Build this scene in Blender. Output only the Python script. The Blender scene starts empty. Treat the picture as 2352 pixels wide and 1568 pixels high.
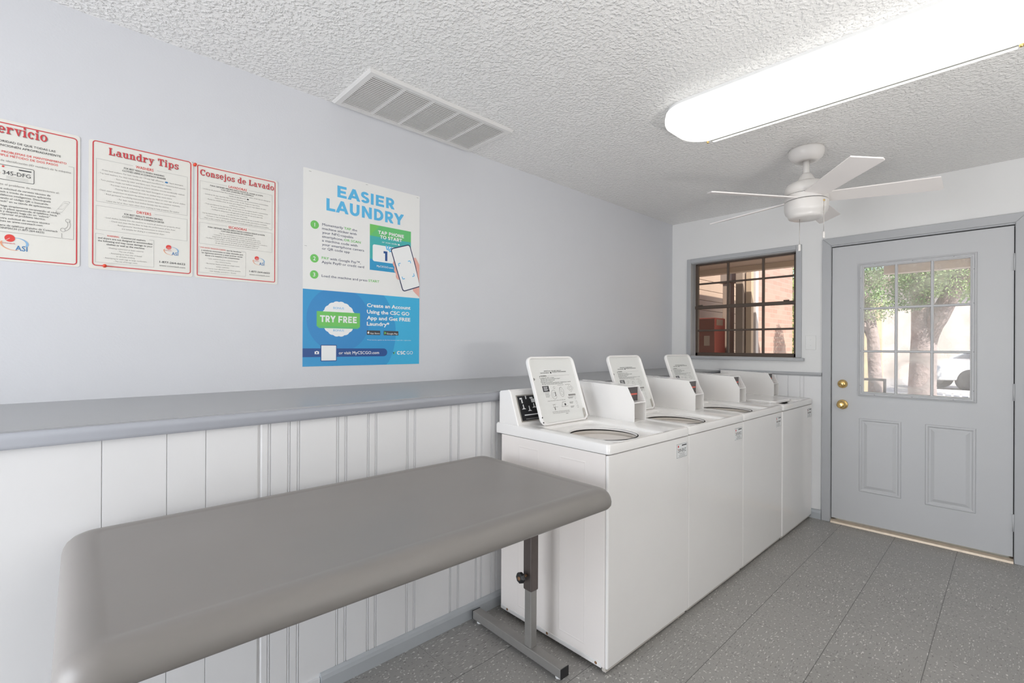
import bpy, math, random
from mathutils import Vector, Matrix
random.seed(7)
C = bpy.context.scene.collection
PI = math.pi

# ------------------------------------------------------------------ camera, world, lights, exposure
CAM = Vector((-4.09, -2.1645, 1.26))
YAW, ROLL, FPX, CY = math.radians(46.339), math.radians(-0.2577), 1101.54, 11.777
fwd = Vector((math.cos(YAW), math.sin(YAW), 0)); rgt = Vector((math.sin(YAW), -math.cos(YAW), 0)); dwn = fwd.cross(rgt)
r_ = math.cos(ROLL)*rgt + math.sin(ROLL)*dwn; d_ = -math.sin(ROLL)*rgt + math.cos(ROLL)*dwn
cd = bpy.data.cameras.new('camera'); cam = bpy.data.objects.new('camera', cd); C.objects.link(cam)
cam.matrix_world = Matrix(((r_.x, -d_.x, -fwd.x, CAM.x), (r_.y, -d_.y, -fwd.y, CAM.y), (r_.z, -d_.z, -fwd.z, CAM.z), (0, 0, 0, 1)))
cd.sensor_width = 36; cd.lens = FPX/2352*36; cd.shift_y = CY/2352; cd.clip_start = .02; cd.clip_end = 300
bpy.context.scene.camera = cam
vs = bpy.context.scene.view_settings
vs.view_transform = 'Standard'; vs.look = 'None'; vs.gamma = 1; vs.use_curve_mapping = False; vs.exposure = -0.22

w = bpy.data.worlds.new('sky'); bpy.context.scene.world = w; w.use_nodes = True
wn = w.node_tree; bg = wn.nodes['Background']
sk = wn.nodes.new('ShaderNodeTexSky'); sk.sky_type = 'NISHITA'; sk.sun_disc = False; sk.sun_elevation = math.radians(50); sk.sun_rotation = math.radians(160)
wn.links.new(sk.outputs[0], bg.inputs[0]); bg.inputs[1].default_value = .42

def light(name, kind, loc, direction, energy, color=(1, 1, 1), **kw):
    l = bpy.data.lights.new(name, kind); l.energy = energy; l.color = color
    for k, v in kw.items(): setattr(l, k, v)
    o = bpy.data.objects.new(name, l); C.objects.link(o); o.location = loc
    o.rotation_euler = Vector(direction).to_track_quat('-Z', 'Y').to_euler()
    return o
light('sun', 'SUN', (3, -8, 9), (.42, .72, -.80), 11, (1, .95, .88), angle=math.radians(.6))
# daylight inferred from behind the camera; the unseen rear door opening is assumed
light('rear_daylight', 'AREA', (-6.2, -1.05, 1.0), (1, 0, 0), 79, (.96, .98, 1.03), shape='RECTANGLE', size=1.45, size_y=1.9)
light('side_fill', 'AREA', (-2.6, -3.46, 1.2), (0, 1, 0), 4, (1, 1, 1), shape='RECTANGLE', size=1.8, size_y=1.9)  # added fill light along the right wall, which has no window
# added upward fill to brighten the ceiling, on the right outside the frame
light('ceiling_bounce_fill', 'AREA', (-2.75, -3.0, .92), (0, .12, 1), 33, (1, .975, .94), shape='DISK', size=.5)
bpy.context.scene.cycles.diffuse_bounces = 8; bpy.context.scene.cycles.max_bounces = 14; bpy.context.scene.cycles.transparent_max_bounces = 16
LENS_E = 2.0

# ------------------------------------------------------------------ materials
MATS = {}
def _n(nt, t, **kw):
    n = nt.nodes.new('ShaderNode'+t)
    for k, v in kw.items(): setattr(n, k, v)
    return n
def mat(name, col, rough=.5, metal=0., spec=.5, var=0., vscale=6., bump=0., bscale=80., bdist=.002, bdetail=3., emit=None, coat=0.):
    if name in MATS: return MATS[name]
    m = bpy.data.materials.new(name); m.use_nodes = True; nt = m.node_tree; b = nt.nodes['Principled BSDF']
    b.inputs['Base Color'].default_value = (*col, 1); b.inputs['Roughness'].default_value = rough
    b.inputs['Metallic'].default_value = metal; b.inputs['Specular IOR Level'].default_value = spec
    b.inputs['Coat Weight'].default_value = coat
    geo = _n(nt, 'NewGeometry')
    nz = _n(nt, 'TexNoise'); nz.inputs['Scale'].default_value = vscale; nz.inputs['Detail'].default_value = 4
    nt.links.new(geo.outputs['Position'], nz.inputs['Vector'])
    v = max(var, .015)
    mp = _n(nt, 'MapRange'); mp.inputs[3].default_value = 1-v; mp.inputs[4].default_value = 1+v
    nt.links.new(nz.outputs[0], mp.inputs[0])
    mx = _n(nt, 'VectorMath', operation='SCALE'); mx.inputs[0].default_value = col
    nt.links.new(mp.outputs[0], mx.inputs['Scale']); nt.links.new(mx.outputs[0], b.inputs['Base Color'])
    if bump:
        n2 = _n(nt, 'TexNoise'); n2.inputs['Scale'].default_value = bscale; n2.inputs['Detail'].default_value = bdetail
        nt.links.new(geo.outputs['Position'], n2.inputs['Vector'])
        bp = _n(nt, 'Bump'); bp.inputs['Strength'].default_value = bump; bp.inputs['Distance'].default_value = bdist
        nt.links.new(n2.outputs[0], bp.inputs['Height']); nt.links.new(bp.outputs[0], b.inputs['Normal'])
    if emit: b.inputs['Emission Color'].default_value = (*emit[0], 1); b.inputs['Emission Strength'].default_value = emit[1]
    MATS[name] = m; return m

def mat_glass(name, tint, haze=.0, hazecol=(.9, .9, .88), haze_ring=None):
    m = bpy.data.materials.new(name); m.use_nodes = True; nt = m.node_tree; nt.nodes.clear()
    out = _n(nt, 'OutputMaterial'); tr = _n(nt, 'BsdfTransparent'); tr.inputs[0].default_value = (*tint, 1)
    gl = _n(nt, 'BsdfGlossy'); gl.inputs['Roughness'].default_value = .02
    lw = _n(nt, 'LayerWeight'); lw.inputs[0].default_value = .12
    mx = _n(nt, 'MixShader'); nt.links.new(lw.outputs['Fresnel'], mx.inputs[0]); nt.links.new(tr.outputs[0], mx.inputs[1]); nt.links.new(gl.outputs[0], mx.inputs[2])
    df = _n(nt, 'BsdfTranslucent'); df.inputs[0].default_value = (*hazecol, 1)
    geo = _n(nt, 'NewGeometry'); nz = _n(nt, 'TexNoise'); nz.inputs['Scale'].default_value = 9
    nt.links.new(geo.outputs['Position'], nz.inputs['Vector'])
    mp = _n(nt, 'MapRange'); mp.inputs[1].default_value = .3; mp.inputs[2].default_value = .7; mp.inputs[3].default_value = haze*.5; mp.inputs[4].default_value = haze*1.5
    nt.links.new(nz.outputs[0], mp.inputs[0])
    hz = mp.outputs[0]
    if haze_ring:      # ring of extra haze on the lower middle pane
        sp = _n(nt, 'SeparateXYZ'); nt.links.new(geo.outputs['Position'], sp.inputs[0]); cb = _n(nt, 'CombineXYZ'); nt.links.new(sp.outputs[1], cb.inputs[0]); nt.links.new(sp.outputs[2], cb.inputs[1])
        ds_ = _n(nt, 'VectorMath', operation='DISTANCE'); nt.links.new(cb.outputs[0], ds_.inputs[0]); ds_.inputs[1].default_value = (*haze_ring, 0)
        rp = _n(nt, 'ValToRGB'); nt.links.new(ds_.outputs['Value'], rp.inputs[0]); e = rp.color_ramp.elements
        e[0].position = .0; e[0].color = (0, 0, 0, 1); e[1].position = .20; e[1].color = (0, 0, 0, 1)
        for p_, v_ in ((.070, 0), (.098, .24), (.125, .16)): q = e.new(p_); q.color = (v_, v_, v_, 1)
        ad = _n(nt, 'Math', operation='ADD'); nt.links.new(hz, ad.inputs[0]); nt.links.new(rp.outputs[0], ad.inputs[1]); hz = ad.outputs[0]
    m2 = _n(nt, 'MixShader'); nt.links.new(hz, m2.inputs[0]); nt.links.new(mx.outputs[0], m2.inputs[1]); nt.links.new(df.outputs[0], m2.inputs[2])
    nt.links.new(m2.outputs[0], out.inputs[0]); MATS[name] = m; return m

def mat_floor():
    m = bpy.data.materials.new('vinyl_composition_tile'); m.use_nodes = True; nt = m.node_tree; b = nt.nodes['Principled BSDF']
    L = nt.links.new
    def M(op, a, c=None, d=None):
        n = _n(nt, 'Math', operation=op)
        for i, x in enumerate((a, c, d)):
            if x is None: continue
            if isinstance(x, (int, float)): n.inputs[i].default_value = x
            else: L(x, n.inputs[i])
        return n.outputs[0]
    geo = _n(nt, 'NewGeometry'); sp = _n(nt, 'SeparateXYZ'); L(geo.outputs['Position'], sp.inputs[0])
    T = .3045
    u = M('DIVIDE', M('ADD', sp.outputs[0], 2.064+T*40), T); v = M('DIVIDE', M('ADD', sp.outputs[1], 1.3145+T*40), T)
    fu, fv = M('FLOOR', u), M('FLOOR', v); ru, rv = M('FRACT', u), M('FRACT', v)
    eu = M('MINIMUM', ru, M('SUBTRACT', 1, ru)); ev = M('MINIMUM', rv, M('SUBTRACT', 1, rv))
    lineA = M('LESS_THAN', ev, .0042); lineB = M('MULTIPLY', M('LESS_THAN', eu, .003), .55); line = M('MAXIMUM', lineA, lineB)
    par = M('MODULO', M('ADD', fu, fv), 2)
    cb = _n(nt, 'CombineXYZ'); L(fu, cb.inputs[0]); L(fv, cb.inputs[1])
    wn_ = _n(nt, 'TexWhiteNoise'); L(cb.outputs[0], wn_.inputs[0])
    # chips, streaked along one tile direction or the other
    def chips(sx, sy, off):
        c = _n(nt, 'CombineXYZ'); L(M('MULTIPLY', sp.outputs[0], sx), c.inputs[0]); L(M('MULTIPLY', sp.outputs[1], sy), c.inputs[1])
        L(M('ADD', M('MULTIPLY', wn_.outputs[0], 37.), off), c.inputs[2])
        n = _n(nt, 'TexNoise'); n.inputs['Scale'].default_value = 1; n.inputs['Detail'].default_value = 0; L(c.outputs[0], n.inputs['Vector'])
        return n.outputs[0]
    def pick(off):
        a = chips(58, 185, off); c = chips(100, 118, off+5)
        return M('ADD', M('MULTIPLY', a, par), M('MULTIPLY', c, M('SUBTRACT', 1, par)))
    white = _n(nt, 'MapRange'); L(pick(0.), white.inputs[0]); white.inputs[1].default_value = .70; white.inputs[2].default_value = .76
    dark = _n(nt, 'MapRange'); L(pick(11.), dark.inputs[0]); dark.inputs[1].default_value = .68; dark.inputs[2].default_value = .75
    nz = _n(nt, 'TexNoise'); nz.inputs['Scale'].default_value = 1.7; nz.inputs['Detail'].default_value = 5; L(geo.outputs['Position'], nz.inputs['Vector'])
    tone = M('ADD', M('MULTIPLY', wn_.outputs[0], .05), M('MULTIPLY', nz.outputs[0], .10))
    tone = M('ADD', tone, .90)
    base = _n(nt, 'VectorMath', operation='SCALE'); base.inputs[0].default_value = (.322, .312, .295); L(tone, base.inputs['Scale'])
    def mix(f, a, col):
        n = _n(nt, 'Mix', data_type='RGBA'); L(f, n.inputs[0]); L(a, n.inputs[6]); n.inputs[7].default_value = (*col, 1); return n.outputs[2]
    c1 = mix(M('MULTIPLY', white.outputs[0], .8), base.outputs[0], (.70, .69, .66)); c2 = mix(M('MULTIPLY', dark.outputs[0], .55), c1, (.13, .125, .12))
    c3 = mix(M('MULTIPLY', line, .8), c2, (.055, .052, .05))
    L(c3, b.inputs['Base Color'])
    rg = M('ADD', M('MULTIPLY', nz.outputs[0], .18), .24); L(rg, b.inputs['Roughness']); b.inputs['Specular IOR Level'].default_value = .45
    bp = _n(nt, 'Bump'); bp.inputs['Strength'].default_value = .25; bp.inputs['Distance'].default_value = .001; L(M('SUBTRACT', 1, line), bp.inputs['Height']); L(bp.outputs[0], b.inputs['Normal'])
    MATS['floor'] = m; return m

def mat_ceiling():
    m = bpy.data.materials.new('sprayed_texture_ceiling'); m.use_nodes = True; nt = m.node_tree; b = nt.nodes['Principled BSDF']; L = nt.links.new
    b.inputs['Base Color'].default_value = (.83, .82, .805, 1); b.inputs['Roughness'].default_value = .27; b.inputs['Specular IOR Level'].default_value = .8
    geo = _n(nt, 'NewGeometry')
    n1 = _n(nt, 'TexNoise'); n1.inputs['Scale'].default_value = 78; n1.inputs['Detail'].default_value = 2.; n1.inputs['Roughness'].default_value = .5
    L(geo.outputs['Position'], n1.inputs['Vector'])
    mr = _n(nt, 'MapRange'); mr.interpolation_type = 'SMOOTHSTEP'; mr.inputs[1].default_value = .38; mr.inputs[2].default_value = .78; L(n1.outputs[0], mr.inputs[0])
    bp = _n(nt, 'Bump'); bp.inputs['Strength'].default_value = .7; bp.inputs['Distance'].default_value = .0065; L(mr.outputs[0], bp.inputs['Height']); L(bp.outputs[0], b.inputs['Normal'])
    MATS['ceiling'] = m; return m

def mat_brick(name, c1, c2, mortar, axis='x', scale=1.):
    m = bpy.data.materials.new(name); m.use_nodes = True; nt = m.node_tree; b = nt.nodes['Principled BSDF']; L = nt.links.new
    geo = _n(nt, 'NewGeometry'); sp = _n(nt, 'SeparateXYZ'); L(geo.outputs['Position'], sp.inputs[0])
    c = _n(nt, 'CombineXYZ'); L(sp.outputs[0 if axis == 'x' else 1], c.inputs[0]); L(sp.outputs[2], c.inputs[1])
    t = _n(nt, 'TexBrick'); L(c.outputs[0], t.inputs['Vector'])
    t.inputs['Color1'].default_value = (*c1, 1); t.inputs['Color2'].default_value = (*c2, 1); t.inputs['Mortar'].default_value = (*mortar, 1)
    t.inputs['Scale'].default_value = 1/scale; t.inputs['Brick Width'].default_value = .25; t.inputs['Row Height'].default_value = .085; t.inputs['Mortar Size'].default_value = .008
    L(t.outputs[0], b.inputs['Base Color']); b.inputs['Roughness'].default_value = .9; MATS[name] = m; return m

WALL = mat('painted_wall_pale_blue_white', (.655, .665, .695), .55, bump=.25, bscale=140, bdist=.0015, var=.012)
WALLF = mat('painted_far_wall_white', (.80, .80, .795), .55, bump=.12, bscale=140, bdist=.0015, var=.012)
PANEL = mat('painted_panelling_white', (.775, .775, .78), .42, bump=.1, bscale=60, bdist=.001, var=.012)
FLOOR = mat_floor(); CEIL = mat_ceiling()
LEDGE = mat('gray_ledge_paint', (.385, .392, .40), .33, var=.03, bump=.06, bscale=30)
NOSE = mat('gray_nosing_paint', (.345, .355, .385), .30, var=.02)
TRIM = mat('gray_trim_paint', (.465, .475, .49), .38, var=.02)
BASEB = mat('gray_baseboard_paint', (.44, .465, .485), .42, var=.06, vscale=14)
DOORP = mat('gray_door_paint', (.555, .562, .575), .4, var=.02, vscale=3, bump=.05, bscale=50)
ENAMEL = mat('white_washer_enamel', (.885, .868, .85), .16, spec=.5, var=.008, coat=.3)
ENAMELS = mat('warm_side_enamel', (.90, .85, .815), .2, var=.008, coat=.2)  # sides tinted warmer than the front enamel
ENAMELI = mat('white_lid_inner_enamel', (.78, .785, .765), .3, var=.01)
TUBM = mat('porcelain_tub', (.62, .58, .53), .35, var=.05)
BLACK = mat('black_plastic', (.018, .018, .02), .35)
DARKM = mat('dark_coin_slide_metal', (.13, .12, .12), .42, metal=.4)
REDP = mat('red_print', (.72, .06, .05), .5)
REDSTRIP = mat('red_strip', (.75, .16, .12), .5)
CHROME = mat('worn_chrome', (.6, .57, .53), .35, metal=.9, var=.15, vscale=60)
RUST = mat('rusty_metal', (.30, .17, .09), .7, metal=.3, var=.3, vscale=60)
SEAM = mat('dark_gap', (.03, .028, .026), .8)
TABLET = mat('taupe_table_laminate', (.243, .226, .212), .39, var=.045, vscale=5, bump=.03, bscale=60)
LEGD = mat('brown_gray_leg_sleeve', (.115, .095, .088), .4, metal=.35, var=.12, vscale=40)
LEGL = mat('gray_leg_tube', (.30, .29, .275), .42, metal=.35, var=.10, vscale=30)
FANW = mat('white_fan_enamel', (.74, .715, .69), .32, var=.008)
FANB = mat('white_fan_blade', (.87, .83, .81), .45, var=.01)
BRASS = mat('polished_brass', (.80, .56, .22), .22, metal=1.)
BRONZE = mat('bronze_window_frame', (.085, .058, .042), .45, var=.1)
PAPER = mat('poster_paper', (.80, .80, .785), .4, var=.006)
SIGNW = mat('cream_sign_plastic', (.76, .75, .70), .38, var=.01)
INK = mat('print_dark', (.055, .055, .06), .55)
INKG = mat('print_gray', (.30, .29, .28), .55)
INKL = mat('print_light_gray', (.45, .45, .44), .55)
REDT = mat('print_title_red', (.60, .05, .06), .5)
CYAN = mat('print_sky_blue', (.10, .47, .78), .45)
GREENP = mat('print_green', (.16, .55, .12), .45)
NAVY = mat('print_navy', (.02, .03, .10), .45)
WHITEP = mat('print_white', (.84, .85, .85), .42)
BLU1 = mat('print_banner_blue', (.03, .31, .62), .42)
BLU2 = mat('print_banner_blue_dark', (.03, .25, .57), .42)
BLU3 = mat('print_banner_blue_light', (.045, .43, .71), .42)
BAR = mat('print_bar_navy', (.015, .075, .27), .42)
TEAL = mat('print_teal', (.05, .42, .42), .42)
TEALB = mat('print_teal_blue', (.02, .30, .56), .42)
GREEN2 = mat('print_leaf_green', (.12, .52, .17), .42)
SKIN = mat('print_skin_pink', (.78, .42, .36), .45)
ORANGEL = mat('print_orange', (.80, .38, .22), .5)
BLUEL = mat('print_logo_blue', (.25, .45, .68), .5)
BLUET = mat('print_logo_text_blue', (.04, .20, .45), .5)
PIN = mat('red_push_pin_plastic', (.75, .07, .03), .3)
VENTM = mat('white_vent_enamel', (.70, .69, .675), .4, var=.02)
VENTD = mat('vent_gap_shade', (.24, .205, .185), .8, var=.1)  # dark tone stands in for the shade between the louvres
PLASTW = mat('white_switch_plastic', (.80, .80, .79), .35)
STAPLE = mat('steel_staple', (.35, .35, .35), .4, metal=.8)
LENS = mat('lit_acrylic_lens', (.9, .9, .88), .3, emit=((1, 1, .955), LENS_E))
GROOVE = mat('fixture_rim_groove', (.42, .42, .39), .5)
LENSB = mat('lit_acrylic_lens_near_tube_ends', (.9, .9, .88), .3, emit=((1, 1, .955), .8))
PANW = mat('white_fixture_metal', (.85, .85, .84), .4)
ALU = mat('worn_threshold_aluminium', (.62, .52, .41), .42, metal=.55, var=.18, vscale=40)
GLASSW = mat_glass('tinted_window_glass', (.86, .80, .74), .015, (.6, .5, .42))
GLASSD = mat_glass('hazy_door_glass', (.97, .97, .97), .20, haze_ring=(-1.705, 1.085))

# ------------------------------------------------------------------ mesh builder
class MB:
    def __init__(s): s.v = []; s.f = []; s.mi = []; s.sm = []; s.mats = []
    def m(s, mt):
        if mt not in s.mats: s.mats.append(mt)
        return s.mats.index(mt)
    def add(s, vs_, fs, mt, smooth=False):
        o = len(s.v); k = s.m(mt); s.v += [Vector(p) for p in vs_]
        for f in fs: s.f.append([o+i for i in f]); s.mi.append(k); s.sm.append(smooth)
        return s
    def box(s, a, b, mt):
        x0, y0, z0 = (min(a[i], b[i]) for i in range(3)); x1, y1, z1 = (max(a[i], b[i]) for i in range(3))
        return s.add([(x0,y0,z0),(x1,y0,z0),(x1,y1,z0),(x0,y1,z0),(x0,y0,z1),(x1,y0,z1),(x1,y1,z1),(x0,y1,z1)],
              [(0,3,2,1),(4,5,6,7),(0,1,5,4),(1,2,6,5),(2,3,7,6),(3,0,4,7)], mt)
    def loops(s, ls, mt, close=True, cap0=False, cap1=False, smooth=False):
        n = len(ls[0]); vs_ = [p for l in ls for p in l]; fs = []
        for k in range(len(ls)-1):
            for i in range(n if close else n-1):
                j = (i+1) % n; fs.append((k*n+i, k*n+j, (k+1)*n+j, (k+1)*n+i))
        if cap0: fs.append(tuple(reversed(range(n))))
        if cap1: fs.append(tuple((len(ls)-1)*n+i for i in range(n)))
        return s.add(vs_, fs, mt, smooth)
    def lathe(s, prof, c, mt, n=40, axis='z', smooth=True, cap=True):
        ls = []
        for r, h in prof:
            l = []
            for i in range(n):
                a = 2*PI*i/n; p, q = r*math.cos(a), r*math.sin(a)
                l.append((c[0]+p, c[1]+q, c[2]+h) if axis == 'z' else ((c[0]+h, c[1]+p, c[2]+q) if axis == 'x' else (c[0]+p, c[1]+h, c[2]+q)))
            ls.append(l)
        return s.loops(ls, mt, cap0=cap and prof[0][0] > 1e-5, cap1=cap and prof[-1][0] > 1e-5, smooth=smooth)
    def tube(s, pts, r, mt, n=10, r1=None, cap=True):
        pts = [Vector(p) for p in pts]; ls = []
        for k, p in enumerate(pts):
            t = (pts[min(k+1, len(pts)-1)]-pts[max(k-1, 0)]).normalized()
            u = t.cross(Vector((0, 0, 1)) if abs(t.z) < .9 else Vector((1, 0, 0))).normalized(); v = t.cross(u)
            rr = r if r1 is None else r+(r1-r)*k/(len(pts)-1)
            if isinstance(r, (list, tuple)): rr = r[k]
            ls.append([p+u*math.cos(2*PI*i/n)*rr+v*math.sin(2*PI*i/n)*rr for i in range(n)])
        return s.loops(ls, mt, cap0=cap, cap1=cap, smooth=True)
    def prism(s, poly, f0, f1, mt):
        """poly: 2D points; f0/f1 map a 2D point to 3D for the two ends"""
        return s.loops([[f0(*p) for p in poly], [f1(*p) for p in poly]], mt, cap0=True, cap1=True)
    def build(s, name, parent=None, bevel=0., seg=2, local=False):
        me = bpy.data.meshes.new(name)
        off = Vector((0, 0, 0)) if (parent is None or local) else world_loc(parent)
        me.from_pydata([tuple(p-off) for p in s.v], [], s.f)
        for mt in s.mats: me.materials.append(mt)
        me.polygons.foreach_set('material_index', s.mi); me.polygons.foreach_set('use_smooth', s.sm)
        me.update()
        import bmesh
        bm = bmesh.new(); bm.from_mesh(me); bmesh.ops.recalc_face_normals(bm, faces=bm.faces) if not getattr(s, 'flat', False) else None; bm.to_mesh(me); bm.free()
        o = bpy.data.objects.new(name, me); C.objects.link(o)
        if parent is not None: o.parent = parent
        if bevel:
            b = o.modifiers.new('bevel', 'BEVEL'); b.width = bevel; b.segments = seg; b.limit_method = 'ANGLE'; b.angle_limit = math.radians(40); b.harden_normals = False
        return o
def world_loc(o):
    p = Vector(o.location)
    while o.parent: o = o.parent; p = p+Vector(o.location)
    return p
def tag(o, label=None, cat=None, group=None, kind=None):
    for k, v in (('label', label), ('category', cat), ('group', group), ('kind', kind)):
        if v: o[k] = v
    return o
def thing(name, label, cat, loc=(0, 0, 0), rotz=0, group=None, kind=None):
    o = bpy.data.objects.new(name, None); C.objects.link(o); o.location = loc; o.rotation_euler = (0, 0, rotz); o.empty_display_size = .05
    return tag(o, label, cat, group, kind)
def struct(o): o['kind'] = 'structure'; return o
def rrect(cx, cy, hx, hy, r, k=6, m=6):
    """rounded rectangle, matched point count: 4*(k+1) corner points + 4*m edge points"""
    pts = []
    cs = [(cx+hx-r, cy+hy-r, 0), (cx-hx+r, cy+hy-r, PI/2), (cx-hx+r, cy-hy+r, PI), (cx+hx-r, cy-hy+r, 1.5*PI)]
    for i, (x, y, a) in enumerate(cs):
        for j in range(k+1):
            t = a+PI/2*j/k; pts.append((x+r*math.cos(t), y+r*math.sin(t)))
        nx, ny, na = cs[(i+1) % 4]; p = pts[-1]; q = (nx+r*math.cos(na), ny+r*math.sin(na))
        for j in range(1, m+1): pts.append((p[0]+(q[0]-p[0])*j/(m+1), p[1]+(q[1]-p[1])*j/(m+1)))
    return pts
def circ(cx, cy, r, n, a0=0.): return [(cx+r*math.cos(a0+2*PI*i/n), cy+r*math.sin(a0+2*PI*i/n)) for i in range(n)]

# ------------------------------------------------------------------ lettering
_TC = {}
def glyphs(s, bold=0.):
    key = (s, bold)
    if key not in _TC:
        cu = bpy.data.curves.new('t', 'FONT'); cu.body = s; cu.resolution_u = 2; cu.offset = bold
        ob = bpy.data.objects.new('t', cu); me = bpy.data.meshes.new_from_object(ob)
        _TC[key] = ([tuple(v.co) for v in me.vertices], [tuple(p.vertices) for p in me.polygons])
        bpy.data.objects.remove(ob); bpy.data.meshes.remove(me); bpy.data.curves.remove(cu)
    return _TC[key]
_hv = glyphs('H')[0]; CAPH = max(p[1] for p in _hv)
def text(mb, s, P, cap, mt, bold=0., width=None, align='l', squeeze=1.):
    """P maps (u right, v up) in metres to a 3D point; cap = capital height; width fits the line"""
    vs_, fs = glyphs(s)
    if not vs_: return 0
    x0 = min(p[0] for p in vs_); x1 = max(p[0] for p in vs_); k = cap/CAPH
    kx = width/(x1-x0) if width else k*squeeze
    W = (x1-x0)*kx; ox = {'l': 0, 'c': -W/2, 'r': -W}[align]
    offs = [(0, 0)] if bold <= 0 else ([(bold*math.cos(a), bold*math.sin(a)) for a in (PI/4, 3*PI/4, 5*PI/4, 7*PI/4)] if bold < .013 else [(0, 0)]+[(bold*math.cos(PI*q/4), bold*math.sin(PI*q/4)) for q in range(8)])
    for q_, (bx_, by_) in enumerate(offs):
        P2_ = lift(P, 1.5e-5*q_); mb.add([P2_(ox+(p[0]+bx_-x0)*kx, (p[1]+by_)*k) for p in vs_], fs, mt)
    return W
def lift(P, d):
    n = (Vector(P(1, 0))-Vector(P(0, 0))).cross(Vector(P(0, 1))-Vector(P(0, 0))).normalized()*d
    return lambda u, v: tuple(Vector(P(u, v))+n)
_LC = [0]
def ring(cx, cy, rx, ry, a0, a1, tx, ty, n=18):
    o = []; i_ = []
    for k in range(n+1):
        a = math.radians(a0+(a1-a0)*k/n); o.append((cx+rx*math.cos(a), cy+ry*math.sin(a))); i_.append((cx+(rx-tx)*math.cos(a), cy+(ry-ty)*math.sin(a)))
    return [[o[k], o[k+1], i_[k+1], i_[k]] for k in range(n)]
def rc(x0, y0, x1, y1): return [[(x0, y0), (x1, y0), (x1, y1), (x0, y1)]]
def disc(cx, cy, r): return [circ(cx, cy, r, 14)]
SERIF = {  # heavy slab-serif letters: polygons and advance
 'L': (rc(.06,0,.23,.75)+rc(0,.68,.31,.75)+rc(0,0,.56,.08)+rc(.46,.05,.56,.25), .62),
 'T': (rc(.23,0,.40,.75)+rc(0,.67,.63,.75)+rc(0,.5,.09,.7)+rc(.54,.5,.63,.7)+rc(.13,0,.50,.07), .68),
 'C': (ring(.36,.375,.36,.39,42,318,.17,.09)+rc(.54,.49,.64,.75), .70),
 'S': (ring(.29,.555,.25,.21,20,270,.15,.09)+ring(.29,.20,.27,.21,-160,90,.16,.09)+rc(.45,.52,.54,.74)+rc(.02,.02,.11,.25), .60),
 'a': (ring(.24,.17,.23,.18,0,360,.13,.07)+rc(.33,.03,.48,.40)+ring(.28,.38,.20,.17,0,165,.14,.08)+rc(.33,0,.60,.07), .60),
 'u': (rc(.07,.14,.22,.54)+rc(.37,0,.52,.54)+rc(0,.47,.22,.54)+rc(.30,.47,.52,.54)+ring(.295,.17,.225,.18,180,360,.14,.09)+rc(.37,0,.61,.07), .63),
 'n': (rc(.07,0,.22,.54)+rc(0,0,.29,.07)+rc(0,.47,.22,.54)+ring(.295,.36,.225,.19,0,180,.14,.09)+rc(.37,0,.52,.38)+rc(.31,0,.60,.07), .63),
 'd': (ring(.25,.27,.25,.28,0,360,.14,.08)+rc(.36,0,.51,.78)+rc(.27,.71,.51,.78)+rc(.36,0,.60,.07), .62),
 'r': (rc(.07,0,.22,.54)+rc(0,0,.31,.07)+rc(0,.47,.22,.54)+ring(.33,.33,.17,.22,30,180,.12,.10)+disc(.42,.44,.085), .53),
 'y': ([[(.04,.54),(.20,.54),(.36,.06),(.26,-.02)]]+[[(.42,.54),(.50,.54),(.28,-.12),(.19,-.17)]]+rc(0,.47,.27,.54)+rc(.35,.47,.58,.54)+disc(.14,-.14,.085)+rc(.14,-.22,.24,-.10), .58),
 'i': (rc(.07,0,.22,.54)+rc(0,0,.29,.07)+rc(0,.47,.22,.54)+disc(.145,.69,.09), .33),
 'p': (rc(.07,-.22,.22,.54)+rc(0,-.22,.31,-.15)+rc(0,.47,.22,.54)+ring(.34,.27,.25,.28,0,360,.14,.08), .63),
 's': (ring(.23,.395,.20,.155,20,270,.12,.08)+ring(.23,.155,.21,.16,-160,90,.12,.08)+rc(.35,.38,.43,.54)+rc(.02,.01,.10,.18), .49),
 'o': (ring(.28,.27,.28,.285,0,360,.15,.075), .60),
 'e': (ring(.27,.27,.27,.285,0,318,.15,.075)+rc(.08,.24,.53,.31), .58),
 'j': (rc(.10,-.08,.25,.54)+rc(.02,.47,.25,.54)+ring(.07,-.08,.18,.15,200,360,.14,.08)+disc(.17,.69,.09), .34),
 'v': ([[(.05,.54),(.21,.54),(.35,.0),(.27,.0)]]+[[(.42,.54),(.51,.54),(.35,0),(.28,0)]]+rc(0,.47,.28,.54)+rc(.35,.47,.58,.54), .59),
 'c': (ring(.26,.27,.26,.285,45,318,.15,.075)+disc(.40,.42,.085), .53), ' ': ([], .30)}
_st = rc(.07, 0, .23, .75); _bw = ring(.33, .50, .28, .25, -90, 90, .16, .14)+rc(.20, .61, .335, .75)+rc(.20, .25, .335, .39)
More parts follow.
